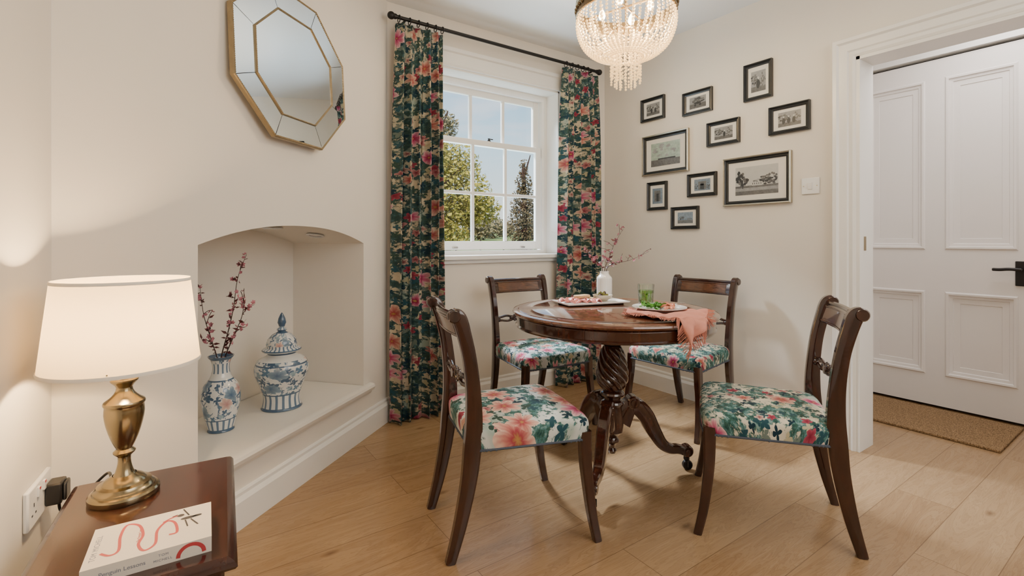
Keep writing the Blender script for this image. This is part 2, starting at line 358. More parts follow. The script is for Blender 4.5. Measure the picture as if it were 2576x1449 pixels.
# door casing (structure)
w=MB(); CP=[(.0,0),(.0,-.022),(.012,-.028),(.03,-.022),(.036,-.03),(.07,-.034),(.078,-.046),(.095,-.046),(.1,-.036),(.1,0)]
x_l=-DY1; x_r=-DY0
w.ring(x_l,x_r,0,DZ,CP,False)
tr=struct(w.build('trim_2',M['trim'],loc=(GX,0,0),rz=-PI/2,smooth=25),'white moulded doorway casing')
w=MB(); w.b2((x_l,-.02,0),(x_l+.016,.145,DZ)); w.b2((x_r-.016,-.02,0),(x_r,.145,DZ)); w.b2((x_l,-.02,DZ-.016),(x_r,.145,DZ)); w.build('jamb',M['trim'],tr,smooth=0)
w=MB(); w.b2((x_l+.016,.03,1.0),(x_l+.018,.055,1.07)); w.build('strike_plate',M['brass'],tr)
# lobby door
dr=thing('door_1','white four panel door with black lever handle beyond the doorway','door',(3.93,.988,.018),-PI/2); dr['kind']='structure'
del dr['category']
DW,DH=.943,2.165
pan=[(-.362,-.052),(.052,.362)]; zz=[(.195,.71),(.98,2.04)]
w=MB(); w.b2((-DW/2,-.0,0),(DW/2,.03,DH))
xs=[-DW/2,-.362,-.052,.052,.362,DW/2]
for a,b in((0,1),(2,3),(4,5)): w.b2((xs[a],-.02,0),(xs[b],0,DH))
for a,b in((1,2),(3,4)):
    for z0,z1 in((0,.195),(.71,.98),(2.04,DH)): w.b2((xs[a],-.02,z0),(xs[b],0,z1))
w.build('leaf',M['doorp'],dr,smooth=0)
for a,b in pan:
    for z0,z1 in zz:
        w=MB(); w.ring(a+.035,b-.035,z0+.035,z1-.035,[(-.03,-.0005),(-.028,-.004),(0,-.007),(.004,-.013),(.018,-.016),(.022,-.026),(.032,-.028),(.04,-.0205)]); w.build('panel_moulding',M['doorp'],dr,smooth=30)
hd=MB().b2((.355,-.032,.775),(.398,-.02,.915)).build('handle_plate',M['black'],dr,bevel=.003)
w=MB(); w.tube([(.378,-.03,.868),(.378,-.072,.868)],.010,10); w.tube(cat([(.385,-.07,.868),(.34,-.072,.870),(.30,-.07,.866),(.268,-.068,.866)]),[.009]*18+[.0075],10); w.build('lever',M['black'],hd)
w=MB(); w.b2((-DW/2-.012,-.05,2.2),(DW/2+.012,.04,2.235)); w.ring(-DW/2-.012,DW/2+.012,0,2.235,[(0,.04),(0,-.05),(.02,-.062),(.08,-.07),(.1,-.06),(.1,.04)],False)
struct(w.build('trim_3',M['trim'],loc=(3.93,.988,0),rz=-PI/2,smooth=25),'white casing around the lobby door')
struct(MB().b2((3.955,.4,0),(3.968,1.6,2.3)).build('gap_shadow_sheet',plain('painted_gap_shadow',(.05,.045,.04),.9),smooth=0),'dark sheet painted as the shadow gap behind the lobby door')  # dark sheet added to paint the shade in the gap around the door
# ------------------------------------------------------------------ window
wn=thing('window_1','white sash window with six over three panes','window',((WX0+WX1)/2,WY,WZ0)); wn['kind']='structure'; del wn['category']
hw=(WX1-WX0)/2; hh=WZ1-WZ0
w=MB(); w.ring(-hw,hw,0,hh,[(0,0),(0,-.018),(.012,-.024),(.03,-.018),(.085,-.022),(.092,-.034),(.115,-.034),(.12,0)],False); w.build('casing',M['trim'],wn,smooth=25)
w=MB(); w.b2((-hw,.0,0),(-hw+.012,.215,hh)); w.b2((hw-.012,0,0),(hw,.215,hh)); w.b2((-hw,0,hh-.012),(hw,.215,hh)); w.ring(-hw+.05,hw-.05,.03,hh-.05,[(.04,.20),(.04,.135),(.012,.135),(.0,.145),(0,.20)],True); w.build('box_frame',M['trim'],wn,smooth=0)
w=MB(); w.b2((-hw-.13,-.045,-.025),(hw+.13,0,.003)); w.b2((-hw+.012,0,-.02),(hw-.012,.2,.003)); w.b2((-hw-.11,-.02,-.05),(hw+.11,0,-.025)); w.build('sill',M['trim'],wn,bevel=.005)
def sash(name,y,z0,z1,rows,bot,top):
    a=hw-.055; st=.048; w=MB(); w.b2((-a,y,z0),(-a+st,y+.03,z1)); w.b2((a-st,y,z0),(a,y+.03,z1)); w.b2((-a+st,y,z0),(a-st,y+.03,z0+bot)); w.b2((-a+st,y,z1-top),(a-st,y+.03,z1))
    iw=2*(a-st)
    for k in(1,2): x=-a+st+iw*k/3; w.b2((x-.011,y+.003,z0+bot),(x+.011,y+.027,z1-top))
    for k in range(1,rows): z=z0+bot+(z1-top-z0-bot)*k/rows; w.b2((-a+st,y+.004,z-.011),(a-st,y+.026,z+.011))
    o=w.build(name,M['trim'],wn,smooth=0,bevel=.004)
    MB().quad((-a+st,y+.015,z0+bot),(a-st,y+.015,z0+bot),(a-st,y+.015,z1-top),(-a+st,y+.015,z1-top)).build('glass',M['glass'],o,smooth=0)
sash('lower_sash',.150,.035,.80,2,.06,.04); sash('upper_sash',.182,.765,1.155,1,.04,.045)
w=MB(); w.lathe([(0,.0),(.012,0),(.012,.008),(.006,.012),(.006,.022),(0,.024)],14,(0,.165,.80)); w.box((.012,.165,.818),(.04,.008,.006)); w.build('latch',M['black'],wn)
for x in(-.28,.28): MB().b2((x-.02,.14,.045),(x+.02,.15,.058)).build('sash_lift',M['chrome'],wn,bevel=.003)
# ------------------------------------------------------------------ curtains and pole
RZ,RY=2.33,2.655
rod=thing('curtain_pole','black iron curtain pole with ball finials above the window','curtain pole',(1.825,RY,RZ))
MB().tube([(-.80,0,0),(.80,0,0)],.0108,14).build('pole',M['black'],rod)
for sx in(-1,1):
    w=MB(); w.ball((sx*.822,0,0),.022,16,12); w.lathe([(.014,-.01),(.016,0),(.014,.01)],14,(sx*.80,0,0),ax=(1,0,0)); w.build('finial',M['black'],rod)
    w=MB(); w.tube([(sx*.74,0,-.012),(sx*.74,.04,-.014),(sx*.74,.09,-.014)],.007,8); w.lathe([(0,0),(.024,0),(.024,.006),(0,.006)],14,(sx*.74,.088,-.014),ax=(0,1,0)); w.build('bracket',M['black'],rod)
for x in [-.775,-.71,-.655,-.60,-.545,-.50,.49,.545,.60,.655,.70]:
    w=MB(); w.tube([(x,.02*sin(2*PI*k/16),.02*cos(2*PI*k/16)-.007) for k in range(17)],.0028,6); w.build('ring',M['black'],rod)
def curtain(label,xt0,xt1,xb0,xb1,npl,mat,ph):
    NU,NVv=180,50; w=MB(); z1=RZ-.032; z0=.006; uv=[]
    for j in range(NVv+1):
        v=j/NVv; z=z1+(z0-z1)*v
        a0=xt0+(xb0-xt0)*min(1,v*1.3)**.7; a1=xt1+(xb1-xt1)*min(1,v*1.3)**.7
        amp=.012+.017*min(1,v*4); pinch=math.exp(-((v-.05)/.03)**2)
        for i in range(NU+1):
            u=i/NU; p=2*PI*npl*u+ph+.7*sin(3*v+5*u)*v
            y=(amp*(1-.35*pinch))*(sin(p)+.2*sin(2*p+1))*(1+.35*sin(u*9+ph))+.007*sin(1.7*p+v*3)*min(1,v*2)+.007*sin(p*.37+2)
            x=a0+(a1-a0)*u+.006*sin(2*p)*min(1,.3+v)
            w.v.append((x,RY+.002+y,z)); uv.append((u*(a1-a0)*1.4,z))
    for j in range(NVv):
        for i in range(NU): a=j*(NU+1)+i; w.f.append([a,a+1,a+NU+2,a+NU+1]); w.m.append(0)
    w.uv=uv; o=w.build('curtain',mat,smooth=80); o.modifiers.new('s','SOLIDIFY').thickness=.003
    return tag(o,label,'curtain','floral curtains')
CB=(.50,.43,.31)
curtain('dark floral curtain hanging left of the window by the chimney wall',1.035,1.33,.998,1.33,5.5,floral('curtain_linen','UV',1.0,.475,2.3,.68,9.5,CB,sthr=.76,dim=.68,n1s=15,lthr=.36,peach=.66),.4)
curtain('dark floral curtain hanging right of the window by the picture wall',2.29,2.63,2.245,2.66,5.5,floral('curtain_linen_b','UV',1.0,.475,7.9,.68,9.5,CB,sthr=.76,dim=.68,n1s=15,lthr=.36,peach=.66),1.9)
# ------------------------------------------------------------------ mirror
mr=thing('wall_mirror','octagonal gilt mirror with mirrored border panels above the niche','mirror',CH(.303,.019,1.765),CT); mr.rotation_euler[0]=-R(3)
def octo(f): 
    a,b,ha,hb=.338*f,.312*f,.148*f,.13*f
    return [(-ha,-b),(ha,-b),(a,-hb),(a,hb),(ha,b),(-ha,b),(-a,hb),(-a,-hb)]
def octring(w,prof):
    vs=[];fs=[]
    for f,y in prof: vs+=[(x,y,z) for x,z in octo(f)]
    for i in range(len(prof)-1):
        for k in range(8): j=(k+1)%8; fs.append((i*8+k,i*8+j,i*8+8+j,i*8+8+k))
    w.add(vs,fs)
def octbeads(w,f,y,r,sp):
    o=octo(f)
    for k in range(8):
        a=V((o[k][0],y,o[k][1])); b=V((o[(k+1)%8][0],y,o[(k+1)%8][1])); n=max(2,int((b-a).length/sp))
        for i in range(n): w.bead(a+(b-a)*i/n,r)
w=MB(); octring(w,[(1.0,-.000),(1.0,-.015),(.992,-.019),(.98,-.018),(.972,-.016),(.968,-.014)]); octbeads(w,.981,-.018,.0032,.0078); w.build('outer_frame',M['gold'],mr,smooth=30)
w=MB(); octring(w,[(.690,-.012),(.690,-.020),(.685,-.023),(.675,-.022),(.670,-.02),(.666,-.016)]); octbeads(w,.680,-.022,.0028,.0068); w.build('inner_frame',M['gold'],mr,smooth=30)
oa,ob=octo(.970),octo(.688)
for k in range(8):
    j=(k+1)%8; w=MB(); e=.006
    def lp(p,q,t): return p[0]+(q[0]-p[0])*t,p[1]+(q[1]-p[1])*t
    A,B=lp(oa[k],oa[j],e),lp(oa[j],oa[k],e); C,D=lp(ob[j],ob[k],e),lp(ob[k],ob[j],e)
    w.quad((A[0],-.0165,A[1]),(B[0],-.0165,B[1]),(C[0],-.0165,C[1]),(D[0],-.0165,D[1])); w.build('border_panel',M['mirror'],mr,smooth=0)
MB().quad(*[(x,-.018,z) for x,z in octo(.669)]).build('centre_glass',M['mirror'],mr,smooth=0)
MB().quad(*[(x,-.004,z) for x,z in octo(.98)]).build('backing',M['ink'],mr,smooth=0)
# ------------------------------------------------------------------ niche contents
for i,(s,lab) in enumerate(((.40,'left recessed downlight in the niche soffit'),(.70,'right recessed downlight in the niche soffit'))):
    sl=(arch(s+.01)-arch(s-.01))/.02
    p=CH(s,-.17,arch(s)-.007); t=thing('recessed_downlight',lab,'downlight',p,CT,'niche downlights'); t.rotation_euler[1]=-math.atan(sl)
    MB().lathe([(.03,.006),(.043,.005),(.045,0),(.038,-.004),(.03,-.001),(.03,.004)],24).build('bezel',M['chrome'],t)
    MB().lathe([(0,.003),(.03,.003)],24).build('lens',M['plastic'],t)
vp=on_z(556,1080,NZ); VH=.305
pm1=porcelain('blue_white_vase_glaze',1.7,[(.0,.012,'line'),(.012,.05,16.0),(.05,.054,'line'),(.205,.21,'line'),(.21,.235,'plain'),(.235,.275,12.0),(.290,.31,'line')])
w=MB(); pr=cat([(.0,.0),(.046,0),(.047,.008),(.05,.02),(.06,.06),(.070,.11),(.071,.15),(.062,.185),(.042,.212),(.033,.235),(.031,.26),(.036,.283),(.046,.298),(.048,.303)],4)
w.lathe([(max(0,a),b) for a,b in pr]+[(.044,.303),(.03,.27),(.03,.24)],40)
tag(w.build('porcelain_vase',pm1,loc=vp,smooth=50),'tall blue and white porcelain vase holding blossom branches in the niche','vase')
jp=on_z(709,1022,NZ)
jr=thing('ginger_jar','lidded blue and white porcelain ginger jar in the niche','jar',jp)
pm2=porcelain('ginger_jar_glaze',5.2,[(.0,.012,'line'),(.012,.07,18.0),(.07,.076,'line'),(.205,.211,'line'),(.225,.25,'plain'),(.250,.256,'line')])
w=MB(); pr=cat([(0,0),(.082,0),(.084,.008),(.080,.03),(.080,.06),(.096,.11),(.113,.155),(.116,.19),(.102,.222),(.070,.24),(.062,.25),(.064,.262)],4); w.lathe([(max(0,a),b) for a,b in pr]+[(.05,.262)],48); w.build('body',pm2,jr,smooth=50)
pm3=porcelain('ginger_jar_lid_glaze',8.8,[(.0,.272,'plain'),(.266,.272,'line'),(.272,.29,26.0),(.345,.36,'line'),(.375,.45,'line')])
w=MB(); w.lathe([(0,.262),(.082,.262),(.086,.268),(.080,.275),(.066,.28),(.067,.295),(.060,.318),(.042,.338),(.020,.349),(.016,.354),(.022,.358),(.022,.364),(.012,.37),(.014,.38),(.019,.392),(.015,.412),(.006,.432),(0,.44)],40); w.build('lid',pm3,jr,smooth=50)
# ------------------------------------------------------------------ blossom branches
M['bark']=plain('twig_bark',(.05,.025,.02),.8); M['petal']=plain('blossom_petal',(.46,.17,.22),.6,var=.4,scale=200); M['leafp']=plain('purple_leaf',(.09,.016,.02),.5,var=.3,scale=80)
_b=MB()
for k in range(5):
    a=2*PI*k/5; r=.0085; u=V((cos(a),sin(a),0)); n=V((-sin(a),cos(a),0))
    _b.quad(V((0,0,0)),u*r*.55-n*r*.42+V((0,0,.002)),u*r*1.05-n*r*.2+V((0,0,.0045)),u*r*1.05+n*r*.2+V((0,0,.0045)),u*r*.55+n*r*.42+V((0,0,.002)))
_b.ball((0,0,.002),.0018,6,4)
_bo=_b.build('blossom',M['petal'],smooth=0); BLM=_bo.data; bpy.data.objects.remove(_bo)
def branch(label,pts,nb,group,rad=.0028,twigs=5,spread=.05,lf=10,bs=1.0,leafbase=0):
    base=V(pts[0]); t=thing('blossom_branch',label,'branch',base,0,group); P=[V(p) for p in cat([V(p)-base for p in pts],7)]; n=len(P)
    w=MB(); w.tube(P,[rad*(1-.7*i/(n-1)) for i in range(n)],6); spots=[]
    for k in range(twigs):
        i=int(n*(.42+.55*k/twigs)); i=min(i,n-2); d=V((rnd.uniform(-1,1),rnd.uniform(-1,1),rnd.uniform(.2,1.2))).normalized()*spread*rnd.uniform(.6,1.3)
        w.tube(cat([P[i],P[i]+d*.5+V((0,0,.006)),P[i]+d],3),[rad*.5]*6+[rad*.25],5); spots+=[P[i]+d*f for f in(.45,.75,1)]
    w.build('stem',M['bark'],t)
    for i in range(int(n*.42),n): spots.append(P[i])
    for k in range(nb):
        p=rnd.choice(spots)+V((rnd.uniform(-1,1),rnd.uniform(-1,1),rnd.uniform(-1,1)))*.009
        o=bpy.data.objects.new('blossom',BLM); COL.objects.link(o); o.parent=t; o.location=p; o.rotation_euler=(rnd.uniform(-1.6,1.6),rnd.uniform(-1.6,1.6),rnd.uniform(0,6)); o.scale=[bs*rnd.uniform(.8,1.2)]*3
    w=MB()
    for k in range(lf+leafbase):
        p=rnd.choice(spots) if k<lf else P[int(n*rnd.uniform(.30,.42))]; d=V((rnd.uniform(-1,1),rnd.uniform(-1,1),rnd.uniform(-.2,1))).normalized(); s=d.orthogonal().normalized(); L=rnd.uniform(.016,.03)
        w.quad(p,p+d*L*.4+s*L*.22,p+d*L,p+d*L*.4-s*L*.22)
    w.build('leaves',M['leafp'],t,smooth=0)
def vpt(px,py,dd=0.0):
    return on_plane(px,py,vp+FW*dd,FW)
mo=vp+V((0,0,.29))
branch('tallest curved blossom branch in the niche vase',[vp+V((0,0,.20)),mo,vpt(575,830),vpt(588,770),vpt(598,700,.02),vpt(620,640,.03)],26,'niche blossom branches',leafbase=12,bs=1.0,spread=.05,lf=18)
branch('leftmost blossom branch in the niche vase',[vp+V((.008,.0,.20)),mo+V((-.012,.004,0)),vpt(530,850,.02),vpt(512,790,.04),vpt(503,722,.05)],28,'niche blossom branches',leafbase=10,bs=1.0,spread=.05,lf=18)
branch('right leaning middle blossom branch in the niche vase',[vp+V((-.006,0,.20)),mo+V((.012,-.004,0)),vpt(588,845,-.02),vpt(610,790,-.03),vpt(614,725,-.03)],26,'niche blossom branches',leafbase=10,bs=1.0,spread=.05,lf=18)
# ------------------------------------------------------------------ side table, lamp, book, socket
TZ=.47; A=on_z(583,1142,TZ); B=on_z(190,1222,TZ); ang=R(-4); tw,td=.325,.50
ctr=A-V((cos(ang),sin(ang),0))*tw/2-V((-sin(ang),cos(ang),0))*td/2
sd=thing('side_table','dark mahogany side table beside the socket carrying the lamp','side table',(ctr.x,ctr.y,0),ang)
hx,hy=tw/2,td/2
vs=[];fs=[]; pf=[(-.012,.445),(.0,.449),(.004,.455),(.0,.462),(-.004,.466),(-.012,TZ)]
for o_,z in pf: vs+=[(-hx-o_,-hy-o_,z),(hx+o_,-hy-o_,z),(hx+o_,hy+o_,z),(-hx-o_,hy+o_,z)]
for i in range(len(pf)-1):
    for k in range(4): j=(k+1)%4; fs.append((i*4+k,i*4+j,i*4+4+j,i*4+4+k))
fs+=[(0,1,2,3),tuple(range(len(vs)-4,len(vs)))]
w=MB(); w.add(vs,fs); w.build('top',M['side'],sd,smooth=25)
w=MB(); w.b2((-hx+.035,-hy+.03,.345),(hx-.035,hy-.03,.445)); w.build('apron',M['side'],sd,bevel=.002)
dw=MB().b2((-hx+.06,-hy+.018,.358),(hx-.06,-hy+.03,.435)).build('drawer_front',M['side'],sd,bevel=.002)
MB().ball((0,-hy+.008,.397),.011).build('knob',M['brass'],dw)
for sx in(-1,1):
    for sy in(-1,1):
        w=MB(); x,y=sx*(hx-.035),sy*(hy-.035); w.strap([(x,y,.445,.036,.036),(x,y,.3,.034,.034),(x,y,0,.022,.022)]); w.build('leg',M['side'],sd)
lp_=on_z(313,1246,TZ)
lm=thing('table_lamp','lit brass urn table lamp with cream drum shade on the side table','table lamp',lp_)
w=MB(); w.lathe([(0,0),(.064,0),(.066,.004),(.066,.012),(.063,.016),(.058,.018),(.057,.022),(.052,.026),(.050,.031),(.041,.034),(.036,.041),(.028,.046),(.022,.05)],48); w.build('base',M['brass'],lm,smooth=30)
w=MB(); w.lathe(cat([(.022,.048),(.017,.056),(.0125,.075),(.0125,.090),(.019,.097),(.021,.102),(.015,.108),(.018,.115),(.026,.135),(.034,.165),(.0375,.190),(.0365,.205),(.039,.210),(.038,.216),(.030,.222),(.019,.234),(.015,.247),(.021,.256),(.026,.262),(.024,.268),(.012,.275),(.010,.31),(.010,.33)],2),40); w.build('urn',M['brass'],lm,smooth=30)
w=MB(); s0,s1=.298,.492; w.lathe([(.146,s0),(.1455,s0+.004),(.126,s1-.004),(.1255,s1)],64); so=w.build('shade',M['shade'],lm,smooth=60)
bm_=plain('shade_binding',(.9,.84,.74),.7)
MB().lathe([(.1465,s0-.001),(.1475,s0+.003),(.1462,s0+.007)],64).build('bottom_binding',bm_,so,smooth=60)
MB().lathe([(.1268,s1-.006),(.1275,s1-.003),(.126,s1+.001)],64).build('top_binding',bm_,so,smooth=60)
w=MB(); 
for k in range(3): a=2*PI*k/3+.4; w.tube([(0,0,.335),(.145*cos(a),.145*sin(a),s0+.01)],.0016,5)
w.build('spider',M['brass'],lm)
MB().ball((0,0,.375),.026,16,12,(1,1,1.25)).build('bulb',M['bulb'],lm)
# book
bk=thing('book','white covered paperback with red scarf drawing lying on the side table','book')
p1=on_z(240,1333,TZ+.028); p2=on_z(531,1262,TZ+.028); d_=(p2-p1); ba=math.atan2(d_.y,d_.x); BL=d_.length; BD=.140; BH=.028
bc=(p1+p2)/2-V((-sin(ba),cos(ba),0))*BD/2; bk.location=(bc.x,bc.y,TZ); bk.rotation_euler[2]=ba
MB().b2((-BL/2+.002,-BD/2+.003,.002),(BL/2-.002,BD/2-.003,BH-.002)).build('pages',M['pages'],bk,smooth=0)
w=MB(); w.b2((-BL/2,-BD/2,0),(BL/2,BD/2,.002)); w.b2((-BL/2,-BD/2,BH-.002),(BL/2,BD/2,BH)); w.b2((-BL/2,-BD/2,.002),(BL/2,-BD/2+.002,BH-.002)); cv=w.build('cover',M['paper'],bk,smooth=0)
def text(body,size,mat,parent,mtx,name='lettering',space=1.0):
    cu_=bpy.data.curves.new('t','FONT'); cu_.body=body; cu_.size=size; cu_.space_character=space; cu_.align_x='LEFT'; cu_.extrude=.0001
    o=bpy.data.objects.new('t',cu_); COL.objects.link(o); bpy.context.view_layer.update()
    me=bpy.data.meshes.new_from_object(o.evaluated_get(bpy.context.evaluated_depsgraph_get())); bpy.data.objects.remove(o)
    me.name=name; me.materials.clear(); me.materials.append(mat); me.transform(mtx)
    q=bpy.data.objects.new(name,me); COL.objects.link(q); q.parent=parent; return q
ru=Matrix.Rotation(PI/2,4,'X')
text('The Penguin Lessons',.0098,M['grey'],cv,Matrix.Translation((-BL/2+.006,-BD/2-.0003,.010))@ru)
text('TOM',.0060,M['grey'],cv,Matrix.Translation((.013,-BD/2-.0003,.0165))@ru,space=1.3); text('MICHELL',.0060,M['grey'],cv,Matrix.Translation((.006,-BD/2-.0003,.008))@ru,space=1.2)
rz_=Matrix.Rotation(PI/2,4,'Z')
text('TOM MICHELL',.0120,M['grey'],cv,Matrix.Translation((-BL/2+.016,-BD/2+.022,BH+.0001))@rz_,space=1.15)
text('The Penguin Lessons',.0065,M['red'],cv,Matrix.Translation((-BL/2+.075,-BD/2+.05,BH+.0001))@rz_)
def bl(px,py): q=on_z(px,py,TZ+BH)-V((bc.x,bc.y,0)); c,s=cos(-ba),sin(-ba); return V((q.x*c-q.y*s,q.x*s+q.y*c,BH+.0003))
def ribbon(w,pts,hw_,N=(0,0,1)):
    P=[V(p) for p in cat(pts,6)]; vs=[];n=len(P)
    for i in range(n): T=(P[min(i+1,n-1)]-P[max(0,i-1)]).normalized(); S=T.cross(V(N)); vs+=[P[i]-S*hw_,P[i]+S*hw_]
    w.add(vs,[(2*i,2*i+1,2*i+3,2*i+2) for i in range(n-1)])
w=MB(); ribbon(w,[bl(*p) for p in((252,1394),(275,1398),(298,1385),(303,1350),(320,1322),(350,1322),(360,1345),(348,1370),(362,1385),(390,1368),(396,1335),(420,1312),(440,1315),(445,1338),(425,1345))],.0024); ribbon(w,[bl(*p) for p in((410,1315),(440,1300),(462,1296))],.0018); w.build('scarf_drawing',M['red'],cv,smooth=0)
w=MB()
for c,rx,ry in((bl(474,1302),.013,.005),(bl(496,1296),.008,.004),(bl(455,1297),.006,.005)): w.quad(*[c+V((rx*cos(a*PI/8),ry*sin(a*PI/8),.0002)) for a in range(16)])
for a,b in(((480,1305),(498,1318)),((466,1308),(472,1324)),((447,1296),(434,1301)),((476,1296),(462,1282))): ribbon(w,[bl(*a)+V((0,0,.0002)),bl(*b)+V((0,0,.0002))],.0013)
w.build('penguin_drawing',M['ink'],cv,smooth=0)
w=MB(); ribbon(w,[(.062+.020*cos(t),-BD/2-.0004,.004+.019*sin(t)) for t in [PI*k/10 for k in range(11)]],.0032,(0,-1,0)); w.build('spine_motif',M['red'],cv,smooth=0)
# socket
sp=on_plane(86,1256,L0,ln); sk=thing('wall_socket','white double wall socket on the left wall beside the side table','socket',sp,PI/2-LA)
MB().b2((-.074,-.011,-.044),(.074,0,.044)).build('plate',M['plastic'],sk,bevel=.004)
for sx in(-1,1):
    r_=MB().b2((sx*.018-.006,-.015,.012),(sx*.018+.006,-.010,.034)).build('rocker_switch',M['plastic'],sk,bevel=.001)
    MB().b2((sx*.018-.004,-.0156,.028),(sx*.018+.004,-.0149,.033)).build('switch_marker',M['red'],r_,smooth=0)
w=MB()
for x,z,a,b in((-.042,.004,.004,.008),(-.053,-.016,.007,.004),(-.031,-.016,.007,.004)): w.b2((x-a/2,-.0114,z-b/2),(x+a/2,-.0109,z+b/2))
w.build('pin_holes',M['ink'],sk,smooth=0)
pg=thing('plug','black plug with cable in the white wall socket','plug',sp+lu*.045+ln*.0115+V((0,0,-.008)),PI/2-LA)
w=MB(); w.b2((-.023,-.03,-.025),(.023,0,.025)); w.b2((-.018,-.038,-.02),(.018,-.03,.022)); w.build('plug_body',M['blackp'],pg,bevel=.005)
q=Matrix.Rotation(-(PI/2-LA),3,'Z')
def pl(p): return q@(V(p)-pg.location)
e=V((lp_.x,lp_.y,TZ+.005))
w=MB(); w.tube([pl(p) for p in cat([pg.location+ln*.02+V((0,0,-.025)),pg.location+ln*.025+V((0,0,-.05)),pg.location+ln*.045+lu*.03+V((0,0,-.055)),V((B.x+.03,B.y+.03,TZ-.02)),V((B.x+.06,B.y+.012,TZ+.010)),e+V((-.03,.066,0))],6)],.0032,8); w.build('cable',M['blackp'],pg)
# ------------------------------------------------------------------ dining table
TC=cw(.455,2.2); TT=.742; TR=.450
tb=thing('dining_table','round mahogany pedestal table with twisted baluster column','dining table',TC)
w=MB(); w.lathe([(0,TT-.022),(TR-.03,TT-.022),(TR-.004,TT-.02),(TR+.003,TT-.012),(TR,TT-.005),(TR-.010,TT-.002),(TR-.022,TT-.003),(TR-.026,TT),(.37,TT),(.368,TT-.0008),(.364,TT-.0008),(.362,TT),(0,TT)],96); w.build('tabletop',M['tablew'],tb,smooth=25)
w=MB(); w.lathe([(TR-.05,TT-.022),(TR-.018,TT-.022),(TR-.014,TT-.03),(TR-.016,TT-.062),(TR-.010,TT-.068),(TR-.014,TT-.075),(TR-.03,TT-.078),(TR-.05,TT-.074)],96); w.lathe([(0,TT-.0225),(.16,TT-.0225),(.16,TT-.05),(0,TT-.05)],24); w.build('apron',M['tabled'],tb,smooth=30)
w=MB(); w.lathe([(0,TT-.05),(.075,TT-.05),(.075,.665),(.05,.655),(.046,.625),(.040,.60),(.046,.592),(.046,.584),(.034,.576)],40)
def tw_(a,z): e=max(0,min(1,min((z-.375)/.02,(.575-z)/.02))); return 1+e*(.14*abs(sin(5*a+z*74))-.08)
w.lathe([(r,z) for r,z in cat([(.038,.576),(.048,.555),(.058,.52),(.066,.48),(.070,.44),(.065,.41),(.052,.385),(.042,.372)],10)],200,mod=tw_)
w.lathe([(.040,.372),(.052,.366),(.055,.358),(.052,.35),(.038,.344),(.036,.332),(.050,.326),(.054,.318),(.050,.31),(.044,.30),(.046,.26),(.052,.22),(.050,.19),(.03,.17),(.022,.16),(.030,.15),(.030,.14),(.016,.128),(.013,.112),(.02,.10),(.015,.088),(0,.082)],40); w.build('pedestal',M['tabled'],tb,smooth=40)
for f in((.361,.024),(-.147,-.319),(-.190,.295)):
    d=cw(*f).normalized(); S=V((-d.y,d.x,0)); w=MB()
    rows=cat([(.030,.235,.050,.11),(.070,.292,.050,.080),(.110,.298,.050,.074),(.152,.256,.048,.072),(.188,.188,.046,.064),(.226,.128,.042,.052),(.268,.100,.038,.042),(.305,.096,.036,.038),(.336,.086,.036,.036),(.352,.068,.03,.022)],6)
    w.strap([(*(d*r[0]+V((0,0,r[1]))),r[2],r[3]) for r in rows],S)
    for r0,z0,rr,hw_ in((.092,.318,.030,.029),(.346,.088,.027,.023)):
        w.lathe([(0,-hw_),(rr*.45,-hw_-.001),(rr*.5,-hw_+.002),(rr*.8,-hw_+.001),(rr,-hw_+.006),(rr,hw_-.006),(rr*.8,hw_-.001),(rr*.5,hw_-.002),(rr*.45,hw_+.001),(0,hw_)],22,d*r0+V((0,0,z0)),ax=S)
    lg=w.build('leg',M['tabled'],tb,smooth=40)
    w=MB(); c=d*.346; w.lathe([(.012,.066),(.014,.05),(.008,.042),(0,.042)],12,c); w.lathe([(0,-.012),(.018,-.012),(.0225,-.008),(.0225,.008),(.018,.012),(0,.012)],20,c+d*.004+V((0,0,.0225)),ax=S); w.box(c+S*.016+V((0,0,.032)),(.006,.006,.03)); w.box(c-S*.016+V((0,0,.032)),(.006,.006,.03)); w.build('castor',M['black'],lg,smooth=35)
